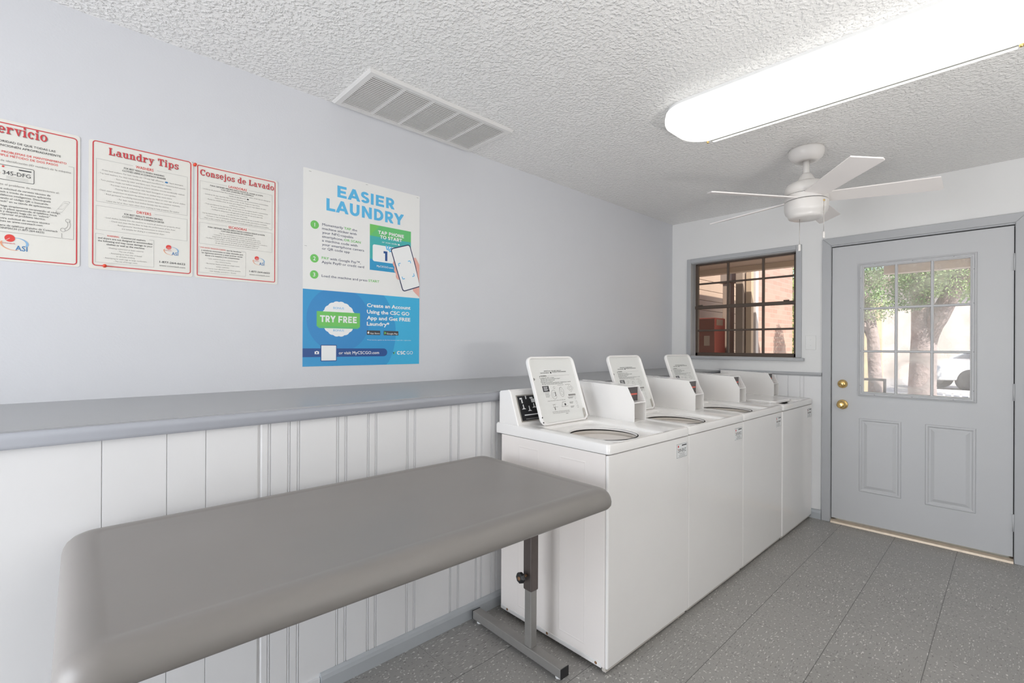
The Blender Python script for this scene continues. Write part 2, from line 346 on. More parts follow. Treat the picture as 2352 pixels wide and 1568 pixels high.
BLOCK = {  # bold geometric capitals
 'E': (_st+rc(.20,.61,.60,.75)+rc(.20,.31,.56,.44)+rc(.20,0,.61,.14), .66), 'F': (_st+rc(.20,.61,.60,.75)+rc(.20,.28,.56,.41), .63),
 'L': (_st+rc(.20,0,.58,.14), .60), 'I': (_st, .30), 'T': (rc(.24,0,.40,.75)+rc(0,.61,.64,.75), .64),
 'A': ([[(0,0),(.17,0),(.46,.75),(.30,.75)],[(.76,0),(.59,0),(.30,.75),(.46,.75)]]+rc(.17,.15,.58,.28), .76),
 'S': (ring(.29,.538,.25,.212,28,270,.15,.135)+ring(.29,.212,.265,.212,-152,90,.15,.135), .57),
 'R': (_st+_bw+[[(.26,.28),(.44,.30),(.64,0),(.45,0)]], .67), 'P': (_st+_bw, .64), 'H': (_st+rc(.54,0,.70,.75)+rc(.2,.31,.56,.45), .77),
 'D': (_st+ring(.30,.375,.39,.375,-90,90,.16,.14)+rc(.20,.61,.305,.75)+rc(.20,0,.305,.14), .73), 'N': (_st+rc(.55,0,.71,.75)+[[(.07,.75),(.23,.75),(.71,0),(.55,0)]], .78),
 'U': (rc(.07,.28,.23,.75)+rc(.51,.28,.67,.75)+ring(.37,.295,.30,.305,180,360,.16,.145), .74),
 'Y': ([[(0,.75),(.18,.75),(.43,.37),(.27,.30)],[(.70,.75),(.52,.75),(.27,.37),(.43,.30)]]+rc(.27,0,.43,.36), .70),
 'O': (ring(.40,.375,.40,.388,0,360,.16,.145,28), .80), 'C': (ring(.39,.375,.39,.388,48,312,.16,.145,24), .70), 'G': (ring(.39,.375,.39,.388,48,345,.16,.145,24)+rc(.42,.28,.74,.41), .76), ' ': ([], .28)}
def block(mb, s, P, cap, mt, width):
    for q, (dx, dy) in enumerate(((0, 0), (-.016, -.016), (.016, -.016), (.016, .016), (-.016, .016))): serif(mb, s, lift(at(P, dx*cap*1.33, dy*cap*1.33), 2.5e-4*0+6e-5*q), cap, mt, width, font=BLOCK)
def serif(mb, s, P, cap, mt, width=None, align='l', font=None):
    x = 0; polys = []
    for ch in s:
        g, adv = (font or SERIF)[ch]; polys += [[(x+p[0], p[1]) for p in q] for q in g]; x += adv+.045
    x -= .045; k = cap/.75; kx = width/x if width else k; ox = {'l': 0, 'c': -x*kx/2, 'r': -x*kx}[align]
    for i_, q in enumerate(polys):
        P2_ = lift(P, 6e-6*(i_ % 40)); mb.add([P2_(ox+p[0]*kx, p[1]*k) for p in q], [tuple(range(len(q)))], mt)
def poly(mb, pts, P, mt):
    _LC[0] = (_LC[0]+1) % 12; P2_ = lift(P, 8e-6*_LC[0]); mb.add([P2_(*p) for p in pts], [tuple(range(len(pts)))], mt)
def frame(mb, x0, y0, x1, y1, t, P, mt, gap=None):
    for a in ((x0, y0, x1, y0+t), (x0, y0, x0+t, y1), (x1-t, y0, x1, y1)): poly(mb, rc(*a)[0], P, mt)
    if gap:
        poly(mb, rc(x0, y1-t, gap[0], y1)[0], P, mt); poly(mb, rc(gap[1], y1-t, x1, y1)[0], P, mt)
    else: poly(mb, rc(x0, y1-t, x1, y1)[0], P, mt)
def rframe(mb, x0, y0, x1, y1, t, r, P, mt):
    a = rrect((x0+x1)/2, (y0+y1)/2, (x1-x0)/2, (y1-y0)/2, r, 4, 1); b = rrect((x0+x1)/2, (y0+y1)/2, (x1-x0)/2-t, (y1-y0)/2-t, r-t, 4, 1)
    n = len(a); mb.add([P(*p) for p in a+b], [(i, (i+1) % n, n+(i+1) % n, n+i) for i in range(n)], mt)
def flat(): m_ = MB(); m_.flat = True; return m_

# ------------------------------------------------------------------ room shell
ZC = 2.376; XR, YR = -6.3, -3.5
def slab(name, a, b, mt): return struct(MB().box(a, b, mt).build(name))
slab('floor', (XR-.1, YR-.1, -.06), (.12, .12, 0), FLOOR)
slab('ceiling', (XR-.1, YR-.1, ZC), (.12, .12, ZC+.15), CEIL)
slab('wall_left', (XR-.1, 0, 0), (.12, .12, ZC), WALL)
slab('wall_right', (XR-.1, YR-.1, 0), (.12, YR, ZC), WALLF)
WY0, WY1, WZ0, WZ1 = -1.02, -.176, 1.186, 2.012      # window opening
DY0, DY1, DZ1 = -2.166, -1.243, 1.998               # door opening
mb = MB()
for a, b in (((0, WY1, 0), (.12, 0, ZC)), ((0, WY0, 0), (.12, WY1, WZ0)), ((0, WY0, WZ1), (.12, WY1, ZC)), ((0, DY1, 0), (.12, WY0, ZC)),
             ((0, DY0, DZ1), (.12, DY1, ZC)), ((0, YR, 0), (.12, DY0, ZC))): mb.box(a, b, WALLF)
struct(mb.build('wall_far'))
mb = MB()
for a, b in (((XR-.1, -.3, 0), (XR, 0, ZC)), ((XR-.1, YR, 0), (XR, -1.8, ZC)), ((XR-.1, -1.8, 2.05), (XR, -.3, ZC))): mb.box(a, b, WALLF)
struct(mb.build('wall_rear'))
# lower wall (pipe chase) with grooved panelling
CHY = -.42
gr = [(-3.994, .003), (-3.846, .003), (-3.746, .003)]
for g in (-3.561, -3.497, -3.465, -3.323, -3.291, -3.2, -3.167, -3.025, -2.989, -2.802, -2.758, -2.653, -2.621, -2.557, -2.526): gr.append((g, .0075))
prof = [(XR, 0), (XR, CHY)]
for g, wd in sorted(gr):
    if g > -3.6 and not any(p[0] == -3.596 for p in prof): prof += [(-3.598, CHY), (-3.596, CHY+.006), (-3.592, CHY+.006), (-3.584, CHY+.0005)]
    if wd < .005: prof += [(g-wd/2, CHY), (g, CHY+.004), (g+wd/2, CHY)]
    else: prof += [(g-.006, CHY+.0005), (g-.004, CHY+.005), (g-.002, CHY+.005), (g-.0005, CHY), (g+.0005, CHY), (g+.002, CHY+.005), (g+.004, CHY+.005), (g+.006, CHY+.0005)]
prof += [(0, CHY), (0, 0)]
struct(MB().prism(prof, lambda x, y: (x, y, 0), lambda x, y: (x, y, 1.03), PANEL).build('wall_left_lower'))
# ledge on top of the lower wall
lg = thing('wall_ledge', 'long gray painted ledge with rounded front nosing along the left wall', 'ledge', (-3, -.2, 1.03))
st = [(XR, 1.0745, 1.043), (-2.4, 1.0745, 1.043), (0, 1.0745, 1.066)]
mb = MB(); mb.loops([[(x, 0, zb), (x, -.428, zf), (x, -.428, zf-.024), (x, 0, zf-.024)] for x, zb, zf in st], LEDGE, cap0=True, cap1=True); mb.build('ledge_board', lg)
mb = MB(); nose = []
for x, zb, zf in st:
    l = [(x, -.422, zf-.004)]
    for k in range(9):
        a = PI/2-PI*k/8*.62; l.append((x, -.430-.016*math.cos(a), zf-.018+.014*math.sin(a)))
    l += [(x, -.441, zf-.036), (x, -.436, zf-.046), (x, -.422, zf-.046)]; nose.append(l)
mb.loops(nose, NOSE, cap0=True, cap1=True, smooth=True); mb.build('nosing', lg)
# baseboards
def base_prof(s): return [(0, 0), (s*.014, 0), (s*.014, .045), (s*.010, .058), (s*.004, .066), (0, .068)]
mb = MB(); pr = base_prof(-1)
mb.prism(pr, lambda y, z: (-3.386, CHY+y, z), lambda y, z: (0, CHY+y, z), BASEB); struct(mb.build('baseboard_left'))
mb = MB().box((XR, CHY, 0), (-3.389, CHY-.008, .055), PANEL); struct(mb.build('baseboard_left_end'))
mb = MB().prism(pr, lambda y, z: (y, -1.186, z), lambda y, z: (y, CHY-.02, z), BASEB); struct(mb.build('baseboard_far'))
# far-wall rail and grooves in the lower panelling
mb = MB(); mb.prism([(0, 1.050), (-.008, 1.050), (-.012, 1.056), (-.020, 1.064), (-.020, 1.071), (-.012, 1.078), (0, 1.078)], lambda x, z: (x, -1.187, z), lambda x, z: (x, -.435, z), TRIM); struct(mb.build('trim_1'))
mb = MB()
ys = [-1.187, -1.068, -1.044, -.961, -.88, -.74]
for a, b in zip(ys[:-1], ys[1:]): mb.box((-.006, a+.003, .068), (0, b-.003, 1.05), PANEL)
struct(mb.build('trim_2', bevel=.002))

# ------------------------------------------------------------------ window in the far wall
win = thing('window_1', 'brown framed twelve pane window with gray casing in the far wall', 'window', (0, -.6, 1.19), kind='structure')
mb = MB()
mb.box((-.014, -.146, 1.186), (0, -.182, 2.040), TRIM).box((-.014, -1.014, 1.186), (0, -1.053, 2.042), TRIM).box((-.014, -.182, 2.006), (0, -1.014, 2.041), TRIM)
mb.build('window_casing', win, bevel=.003)
mb = MB().box((0, -.150, 1.19), (.10, -.1765, 2.011), TRIM).box((0, -1.0195, 1.19), (.10, -1.05, 2.011), TRIM).box((0, -.17, 2.0), (.10, -1.03, 2.011), TRIM).build('window_jamb', win)
MB().box((-.035, -.122, 1.160), (.10, -1.074, 1.184), TRIM).build('window_sill', win, bevel=.004)
mb = MB()
X0, X1 = .068, .100
y0, y1, z0, z1 = -1.0, -.188, 1.186, 2.0
mb.box((X0, y1, z0), (X1, y1-.022, z1), BRONZE).box((X0, y0, z0), (X1, y0+.022, z1), BRONZE).box((X0, y0, z1-.012), (X1, y1, z1), BRONZE).box((X0, y0, z0), (X1, y1, z0+.03), BRONZE)
mb.build('window_frame', win, bevel=.003)
MB().box((X0-.010, y0, 1.600), (X1, y1, 1.628), BRONZE).build('meeting_rail', win, bevel=.003)
mb = MB()
for yy in (-.470, -.752): mb.box((X0+.005, yy-.009, z0+.02), (X1-.005, yy+.009, z1), BRONZE)
mb.box((X0+.004, y0, 1.817), (X1-.004, y1, 1.831), BRONZE).box((X0+.004, y0, 1.402), (X1-.004, y1, 1.418), BRONZE)
mb.build('muntin_grid', win, bevel=.003)
MB().box((.084, y0+.01, z0+.02), (.087, y1-.01, z1-.01), GLASSW).build('window_glass', win)
for yy in (-.24, -.93): MB().box((X0-.018, yy-.02, 1.626), (X0-.004, yy+.02, 1.636), BRONZE).build('sash_latch', win, bevel=.002)

# ------------------------------------------------------------------ door
dr = thing('door_1', 'gray panelled exterior door with nine pane glass and brass hardware', 'door', (0, -1.7, 0), kind='structure')
mb = MB()
mb.prism([(-1.243, 0), (-1.190, 0), (-1.190, 2.056), (-1.243, 2.003)], lambda y, z: (-.018, y, z), lambda y, z: (0, y, z), TRIM)
mb.prism([(-2.167, 0), (-2.220, 0), (-2.220, 2.057), (-2.167, 2.003)], lambda y, z: (-.018, y, z), lambda y, z: (0, y, z), TRIM)
mb.prism([(-1.2432, 2.003), (-1.190, 2.056), (-2.220, 2.057), (-2.1668, 2.003)], lambda y, z: (-.018, y, z), lambda y, z: (0, y, z), TRIM)
mb.build('door_casing', dr, bevel=.003)
mb = MB().box((-.006, -1.2345, 0), (.11, -1.2445, 1.997), TRIM).box((-.006, -2.1655, 0), (.11, -2.1705, 1.997), TRIM).box((-.006, -1.24, 1.9935), (.11, -2.17, 2.0035), TRIM).box((.05, -1.2345, 0), (.07, -1.262, 1.99), SEAM).box((.05, -2.146, 0), (.07, -2.1655, 1.99), SEAM).box((.05, -1.25, 1.975), (.07, -2.16, 1.994), SEAM)
mb.build('door_jamb', dr)
LY0, LY1, LZ0, LZ1 = -2.1615, -1.2485, .034, 1.9865
gy0, gy1, gz0, gz1 = -1.985, -1.428, .947, 1.829
mb = MB()
for a, b in (((0, LY1, LZ0), (.044, gy1, LZ1)), ((0, gy0, LZ0), (.044, LY0, LZ1)), ((0, gy1, gz1), (.044, gy0, LZ1)), ((0, gy1, LZ0), (.044, gy0, gz0))): mb.box(a, b, DOORP)
leaf = mb.build('door_leaf', dr)
for (a, b, c, d) in ((-1.645, -1.413, .258, .770), (-2.004, -1.766, .249, .770)):
    mb = MB(); L_ = []
    for ins, dx in ((0, -.0002), (.004, -.006), (.012, -.006), (.020, .0), (.026, .0005), (.044, -.006), (.046, -.0065)):
        L_.append([(dx, b-ins, c+ins), (dx, a+ins, c+ins), (dx, a+ins, d-ins), (dx, b-ins, d-ins)])
    mb.loops(L_, DOORP, cap1=True); mb.build('raised_panel', dr)
mb = MB(); oy0, oy1, oz0, oz1 = -2.006, -1.406, .925, 1.853
L_ = []
for ins, dx in ((0, 0), (.002, -.012), (.010, -.016), (.014, -.010), (.021, -.010), (.024, -.015), (.030, -.013), (.032, .012)):
    L_.append([(dx, oy1-ins, oz0+ins), (dx, oy0+ins, oz0+ins), (dx, oy0+ins, oz1-ins), (dx, oy1-ins, oz1-ins)])
mb.loops(L_, DOORP)
for yy in (-1.615, -1.7975):
    mb.prism([(-.012, -.004), (-.012, .004), (-.004, .008), (.010, .008), (.010, -.008), (-.004, -.008)], lambda x, e: (x, yy+e, gz0), lambda x, e: (x, yy+e, gz1), DOORP)
for zz in (1.2385, 1.5345):
    mb.prism([(-.0114, -.0038), (-.0114, .0038), (-.0034, .0078), (.0096, .0078), (.0096, -.0078), (-.0034, -.0078)], lambda x, e: (x, gy0, zz+e), lambda x, e: (x, gy1, zz+e), DOORP)
for yy, zz in [(-1.418, 1.75), (-1.418, 1.54), (-1.418, 1.24), (-1.418, 1.0), (-1.994, 1.75), (-1.994, 1.54), (-1.994, 1.24), (-1.994, 1.0), (-1.50, 1.841), (-1.70, 1.841), (-1.90, 1.841), (-1.50, .937), (-1.70, .937), (-1.90, .937)]:
    mb.lathe([(.0035, -.0113), (.0035, -.0105)], (0, yy, zz), SEAM, 10, 'x')
mb.build('glazing_frame', dr)
MB().box((.016, gy0, gz0), (.020, gy1, gz1), GLASSD).build('door_glass', dr)
kz, ky = .857, -1.314
mb = MB(); mb.lathe([(0, -.062), (.010, -.0615), (.019, -.060), (.0215, -.056), (.026, -.050), (.027, -.040), (.022, -.028), (.012, -.022), (.011, -.010), (.030, -.009), (.034, -.004), (.034, 0)], (0, ky, kz), BRASS, 32, 'x'); mb.build('door_knob', dr)
mb = MB(); mb.lathe([(0, -.024), (.019, -.024), (.022, -.020), (.029, -.012), (.031, 0)], (0, ky, 1.004), BRASS, 32, 'x')
for e in (-.012, .012): mb.lathe([(.0022, -.0246), (.0022, -.0238)], (0, ky+e, 1.002), SEAM, 8, 'x')
mb.box((-.0247, ky-.002, .992), (-.0238, ky+.002, 1.002), SEAM); mb.build('deadbolt', dr)
for zz in (1.772, 1.004, .236):
    mb = MB(); mb.lathe([(.006, -.05), (.006, .05)], (-.006, -2.164, zz), DOORP, 14, 'z'); mb.box((-.003, -2.178, zz-.05), (.001, -2.150, zz+.05), DOORP); mb.build('hinge', dr)
mb = MB(); mb.prism([(-.022, 0), (-.018, .012), (.0, .022), (.11, .022), (.11, 0)], lambda x, z: (x, -1.246, z), lambda x, z: (x, -2.164, z), ALU); mb.build('threshold', dr)

# ------------------------------------------------------------------ wall plate by the door
wp = thing('wall_plate', 'blank white cover plate on the far wall between window and door', 'wall plate', (0, -1.1135, 1.30))
mb = MB().box((-.006, -1.148, 1.246), (0, -1.079, 1.354), PLASTW); mb.build('cover', wp, bevel=.003)
for zz in (1.279, 1.321): MB().lathe([(.0032, -.0068), (.0032, -.0055)], (0, -1.1135, zz), PLASTW, 10, 'x').build('screw', wp)

# ------------------------------------------------------------------ ceiling vent
vt = thing('ceiling_vent', 'white louvred return air vent with five sections in the ceiling', 'vent', (-2.78, -.195, ZC))
vx0, vx1, vy0, vy1 = -3.178, -2.380, -.378, -.012; zt = ZC-.012
mb = MB(); L_ = []
for ins, z in ((0, ZC), (.002, ZC-.006), (.008, zt), (.030, zt), (.033, ZC-.001)):
    L_.append([(vx0+ins, vy0+ins, z), (vx1-ins, vy0+ins, z), (vx1-ins, vy1-ins, z), (vx0+ins, vy1-ins, z)])
mb.loops(L_, VENTM); n5 = (vx1-vx0-.064)/5
for k in range(1, 5): xx = vx0+.032+n5*k; mb.box((xx-.007, vy0+.03, zt+.001), (xx+.007, vy1-.03, ZC-.001), VENTM)
mb.build('vent_frame', vt)
MB().box((vx0+.02, vy0+.02, ZC-.0015), (vx1-.02, vy1-.02, ZC-.0005), VENTD).build('vent_backing', vt)
for k in range(5):
    mb = MB(); a = vx0+.032+n5*k+(.007 if k else 0); b = vx0+.032+n5*(k+1)-(.007 if k < 4 else 0)
    for j in range(22):
        y = vy0+.034+(vy1-vy0-.068)*(j+.5)/22; mb.box((a, y-.0042, zt+.002), (b, y+.0036, zt+.0032), VENTM)
    mb.build('louvre_bank', vt)

# ------------------------------------------------------------------ ceiling light
cl = thing('ceiling_light', 'long white lit fluorescent ceiling fixture with rounded ends', 'ceiling light', (-1.872, -1.632, ZC))
cx, cyy, hx, hy = -1.870, -1.640, .190, .645
def ov(ins, z): return [(x, y, z) for x, y in rrect(cx, cyy, hx-ins, hy-ins, max(.01, .135-ins), 12, 22)]
mb = MB(); mb.loops([ov(.012, ZC), ov(.012, ZC-.016), ov(.004, ZC-.018)], PANW); mb.build('base_pan', cl)
def emis(v, c=LENS):
    y = abs(v-cyy); return c if y > hy-.06 else LENS
def strip(mb, ls, c, sm=True):
    n = len(ls[0])
    for a, b in zip(ls[:-1], ls[1:]):
        for k in range(n):
            q = (k+1) % n; mb.add([a[k], a[q], b[q], b[k]], [(0, 1, 2, 3)], emis((a[k][1]+a[q][1]+b[k][1]+b[q][1])/4, c), sm)
mb = MB(); mb.loops([ov(.004, ZC-.017), ov(.0, ZC-.035), ov(.0, ZC-.055), ov(.004, ZC-.066), ov(.010, ZC-.070), ov(.020, ZC-.070)], LENSB, smooth=True); mb.build('side_rim', cl)
MB().box((cx+hx-.022, cyy-.53, ZC-.0805), (cx+hx-.001, cyy+.53, ZC-.066), LENSB).build('far_rim', cl, bevel=.004)
MB().box((cx+hx-.038, cyy-.53, ZC-.0795), (cx+hx-.022, cyy+.53, ZC-.070), GROOVE).build('rim_groove', cl)
mb = MB(); L_ = [ov(.020, ZC-.070)]
for k in range(1, 8):
    a = PI/2*k/7; L_.append(ov(.020+.10*(1-math.cos(a)), ZC-.070-.018*math.sin(a)))
strip(mb, L_, LENSB); mb.add(L_[-1], [tuple(range(len(L_[-1])))], LENS); mb.build('lens', cl)
for yy in (-1.085, -2.178):
    mb = MB(); mb.lathe([(0, -.0795), (.004, -.079), (.006, -.076), (.006, -.068)], (-1.690, yy, ZC), BRASS, 14); mb.build('thumb_screw', cl)

# ------------------------------------------------------------------ ceiling fan
FX, FY = -1.034, -1.353
fan = thing('ceiling_fan', 'white five blade ceiling fan with two pull chains near the door', 'ceiling fan', (FX, FY, ZC))
mb = MB(); mb.lathe([(.086, ZC), (.089, ZC-.012), (.088, ZC-.030), (.078, ZC-.052), (.060, ZC-.068), (.034, ZC-.074), (.032, ZC-.066), (0, ZC-.066)], (FX, FY, 0), FANW, 48); mb.build('canopy', fan)
MB().lathe([(.0165, ZC-.05), (.0165, 2.20)], (FX, FY, 0), FANW, 20).build('downrod', fan)
mb = MB(); mb.lathe([(.024, 2.238), (.027, 2.233), (.048, 2.196), (.050, 2.190), (.075, 2.188), (.098, 2.176), (.107, 2.155), (.107, 2.118)], (FX, FY, 0), FANW, 48); mb.build('motor_housing', fan)
MB().lathe([(.103, 2.119), (.103, 2.081)], (FX, FY, 0), SEAM, 48).build('motor_gap', fan)
MB().lathe([(.107, 2.1155), (.1075, 2.112), (.1075, 2.088), (.107, 2.0845)], (FX, FY, 0), FANW, 48).build('flywheel', fan)
mb = MB(); mb.lathe([(.107, 2.081), (.108, 2.075), (.108, 2.035), (.102, 2.016), (.092, 2.006), (.090, 1.998), (.086, 1.990), (.072, 1.984), (0, 1.982)], (FX, FY, 0), FANW, 48); mb.build('switch_housing', fan)
for k in range(5):
    a = math.radians(-142+72*k); R_ = Vector((math.cos(a), math.sin(a), 0)); T_ = Vector((-math.sin(a), math.cos(a), 0)); Z_ = Vector((0, 0, 1)); ph = math.radians(-15)
    U_ = T_*math.cos(ph)+Z_*math.sin(ph); N_ = R_.cross(U_); O_ = Vector((FX, FY, 2.1))
    pl = [(.085, -.052), (.19, -.058), (.56, -.064), (.605, -.030), (.610, .020), (.575, .062), (.19, .058), (.085, .052)]
    pl = [(.085, -.050), (.57, -.064), (.612, .050), (.600, .064), (.085, .050)]
    mb = MB(); mb.loops([[O_+R_*p+U_*q-N_*.003 for p, q in pl], [O_+R_*p+U_*q+N_*.003 for p, q in pl]], FANB, cap0=True, cap1=True); mb.build('blade', fan)
for (dx, dy, zt_, zb) in ((-.037*rgt.x, -.037*rgt.y, 1.985, 1.808), (.0335*rgt.x-.102*fwd.x, .0335*rgt.y-.102*fwd.y, 2.060, 1.858)):
    px, py = FX+dx, FY+dy
    mb = MB(); mb.tube([(px, py, zt_), (px, py, zb+.02)], .0012, CHROME, 6); mb.lathe([(.0022, zb+.034), (.006, zb+.031), (.0065, zb+.028), (.0065, zb-.002), (.0045, zb-.004)], (px, py, 0), FANW, 14)
    if zt_ > 2: mb.lathe([(.006, zt_+.004), (.006, zt_-.004)], (px, py, 0), BRASS, 12)
    mb.build('pull_chain', fan)

# ------------------------------------------------------------------ signs and poster on the left wall
def on_wall(x0, z0, d): return lambda u, v: (x0+u, -d, z0+v)
def at(P, x, y): return lambda u, v: P(x+u, y+v)
def sheet(name, parent, x0, z0, w_, h_, r, mt, t=.0014):
    pts = rrect(w_/2, -h_/2, w_/2, h_/2, r, 5, 1)
    return MB().prism(pts, lambda u, v: (x0+u, -.0003, z0+v), lambda u, v: (x0+u, -.0003-t, z0+v), mt).build(name, parent)
def logo(mb, P, x, y, s):
    """red ball with rays, orange and blue arcs and the letters ASI; (x,y) = ball centre, s = ball radius"""
    poly(mb, circ(x, y, s, 24), P, REDP)
    for k in range(3): poly(mb, [(x-1.5*s+k*.62*s, y-1.25*s), (x-1.42*s+k*.62*s, y-1.25*s), (x+.05*s+k*.55*s, y+.0*s), (x-.10*s+k*.55*s, y+.0*s)], P, SIGNW)
    text(mb, 'Coinmach', at(P, x-1.9*s, y-1.55*s), .32*s, REDT, .01, width=2.9*s)
    for q in ring(x+.9*s, y-1.5*s, 2.7*s, 1.75*s, 160, 285, .34*s, .12*s): poly(mb, q, P, ORANGEL)
    for q in ring(x+1.0*s, y-1.25*s, 2.6*s, 1.55*s, -25, 95, .5*s, .12*s): poly(mb, q, P, BLUEL)
    text(mb, 'ASI', at(P, x+1.05*s, y-3.2*s), 1.35*s, BLUET, .012, width=2.3*s)
ZS = 1.955
def sign(nm, label, x0, w_):
    t_ = thing(nm, label, 'sign', (x0+w_/2, 0, 1.74)); sheet('sign_plate', t_, x0, ZS+.002, w_, .438, .008, SIGNW)
    return t_, on_wall(x0, ZS, .0024)
def bullets(mb, P, lines, cx_, y0, y1, cap, maxw):
    for k, s in enumerate(lines):
        v, _ = glyphs(s); ww = (max(p[0] for p in v)-min(p[0] for p in v))*cap/CAPH
        text(mb, s, at(P, cx_, y0+(y1-y0)*k/max(1, len(lines)-1)), cap, INKG, width=min(ww, maxw), align='c')
# Laundry Tips
s1, P = sign('laundry_tips_sign', 'white red-bordered English sign headed Laundry Tips, middle of the three', -4.008, .298)
mb = flat(); rframe(mb, .0095, -.4255, .2925, .0010, .0032, .010, P, REDT); mb.build('border', s1)
mb = flat(); P2 = on_wall(-4.008, ZS, .0028); serif(mb, 'Laundry Tips', at(P, .0532, -.0400), .0250, INKG, .2010); serif(mb, 'Laundry Tips', at(P2, .0520, -.0388), .0250, REDT, .2010); mb.build('heading', s1)
mb = flat()
frame(mb, .0190, -.2057, .2803, -.0590, .0009, P, INKL, (.118, .187)); frame(mb, .0188, -.3018, .2800, -.2191, .0009, P, INKL, (.117, .181)); frame(mb, .0175, -.4130, .1793, -.3146, .0009, P, INKL, (.040, .165))
text(mb, 'WASHERS', at(P, .1257, -.0655), .0090, REDP, .012, .0509)
text(mb, 'FOR BEST RESULTS WHEN WASHING', at(P, .0929, -.0771), .0058, INK, .01, .1155); text(mb, 'CLOTHES USING A COINMACH WASHER', at(P, .0885, -.0867), .0058, INK, .01, .1250)
bullets(mb, P, ['- Front load washers: For best results use 1/4 cup high efficiency         liquid detergent.', '- Top load washers: For best results follow detergent manufacturers recommended amount.', '- Sort items by color and fabric type. Wash whites separate.', '- Turn pockets inside out before washing to ensure valuables are not accidentally washed.', '- Pre-treat stains & soiled areas with liquid detergent or a pre-spotter.', '- Pouring fabric softener directly on clothes may cause stains.', '- Check water temperature to ensure the setting matches the fabric or color type of your clothes.', "- Read garments' laundering instructions to ensure items are machine washable.", '- For best results load clothes loosely into the washer.', '- Leave the lid or door open when done washing to help preserve the washer.'], .1495, -.0975, -.2010, .0046, .250)
poly(mb, [(.2155+.0050*math.cos(PI*k/8), -.0955+.0030*math.sin(PI*k/8)) for k in range(16)], P, BLUET)
text(mb, 'DRYERS', at(P, .1292, -.2262), .0090, REDP, .012, .0410)
text(mb, 'FOR BEST RESULTS WHEN DRYING', at(P, .0940, -.2385), .0058, INK, .01, .110); text(mb, 'CLOTHES USING A COINMACH DRYER', at(P, .0890, -.2480), .0058, INK, .01, .120)
bullets(mb, P, ['- Load clothes loosely into the machine to ensure all clothes are properly dried.', '- Check and clean the lint filter to help the performance of the dryer.', "- Read garments' laundering instructions to ensure items", 'are suitable for drying in a commercial dryer.'], .1495, -.2590, -.2905, .0046, .22)
text(mb, 'WARNING:', at(P, .0480, -.3215), .0054, REDP, .01, .033); text(mb, 'Commercial washers', at(P, .0870, -.3220), .0056, INK, .01, .067)
for k, s in enumerate(['and dryers are not designed to accommodate', 'the following and may cause damage to your', 'clothes as well as the machine:']): text(mb, s, at(P, .0995, -.3315-.0098*k), .0056, INK, .01, (.150, .150, .105)[k], 'c')
bullets(mb, P, ['- Washing rubberized or foam material.', '- The use of dyes.', '- Attempting to clean any oil-based', 'or oil-laden clothing.', '- Attempting to wash rugs or large comforters.', '- The use of foreign coins.'], .0990, -.3625, -.4065, .0043, .125)
text(mb, '1-877-264-6622', at(P, .1954, -.3935), .0068, INK, .012, .079); text(mb, 'www.coinmach.com', at(P, .1954, -.4058), .0060, INKG, .012, .079)
mb.build('printed_text', s1)
mb = flat(); logo(mb, P, .2232, -.3335, .0086); mb.build('logo', s1)
# Consejos de Lavado
s2, P = sign('laundry_tips_sign', 'white red-bordered Spanish sign headed Consejos de Lavado, rightmost of the three', -3.7035, .298)
mb = flat(); rframe(mb, .0070, -.4285, .2885, -.0030, .0032, .006, P, REDT); mb.build('border', s2)
mb = flat(); P2 = on_wall(-3.7035, ZS, .0028); serif(mb, 'Consejos de Lavado', at(P, .0175, -.0418), .0225, INKG, .2665); serif(mb, 'Consejos de Lavado', at(P2, .0165, -.0406), .0225, REDT, .2665); mb.build('heading', s2)
mb = flat()
frame(mb, .0155, -.2085, .2752, -.0618, .0009, P, INKL, (.108, .186)); frame(mb, .0148, -.3036, .2757, -.2216, .0009, P, INKL, (.108, .186)); frame(mb, .0135, -.4148, .1761, -.3154, .0009, P, INKL, (.020, .160))
text(mb, 'LAVADORAS', at(P, .1137, -.0676), .0090, REDP, .012, .0655)
text(mb, 'PARA OBTENER MEJORES RESULTADOS AL LAVAR LA ROPA', at(P, .0500, -.0760), .0052, INK, .01, .190); text(mb, 'CON UNA LAVADORA DE COINMACH', at(P, .0870, -.0840), .0052, INK, .01, .117)
bullets(mb, P, ['- Lavadoras de puerta frontal: Para obtener mejores resultados, utilice 1/4 de taza de detergente', 'l\u00edquido de alta eficiencia', '- Lavadoras de tapa superior: Para mejores resultados siga las instrucciones recomendadas.', '- Separe la ropa por colores y tipo de tela. Separe la ropa blanca.', '- Revise los bolsillos antes de lavar para asegurarse de que no haya objetos de valor', 'se laven por accidente.', '- Trate previamente las manchas y las areas sucias con detergente liquido o quitamanchas.', '- El vertir suavizante de telas, directo en la ropa, puede ocasionar manchas.', '- Verifique la temperatura del agua para asegurarse de que es la adecuada', 'a la tela y al color de su ropa.', '- Lea las instrucciones de lavado de las prendas para asegurarse de que se pueden lavar a maquina.', '- Coloque la ropa en la lavadora de manera que quede suelta, para mejores resultados.', '- Deje la tapa o puerta abierta cuando termine el lavado para ayudar a preservar la lavadora.'], .1455, -.0925, -.2040, .0043, .248)
poly(mb, [(.1830+.0042*math.cos(PI*k/8), -.1000+.0025*math.sin(PI*k/8)) for k in range(16)], P, INK)
text(mb, 'SECADORAS', at(P, .1137, -.2290), .0090, REDP, .012, .0655)
text(mb, 'PARA OBTENER MEJORES RESULTADOS CUANDO SEQUE LA ROPA', at(P, .0430, -.2385), .0052, INK, .01, .205); text(mb, 'CON UNA SECADORA DE COINMACH', at(P, .0880, -.2470), .0052, INK, .01, .114)
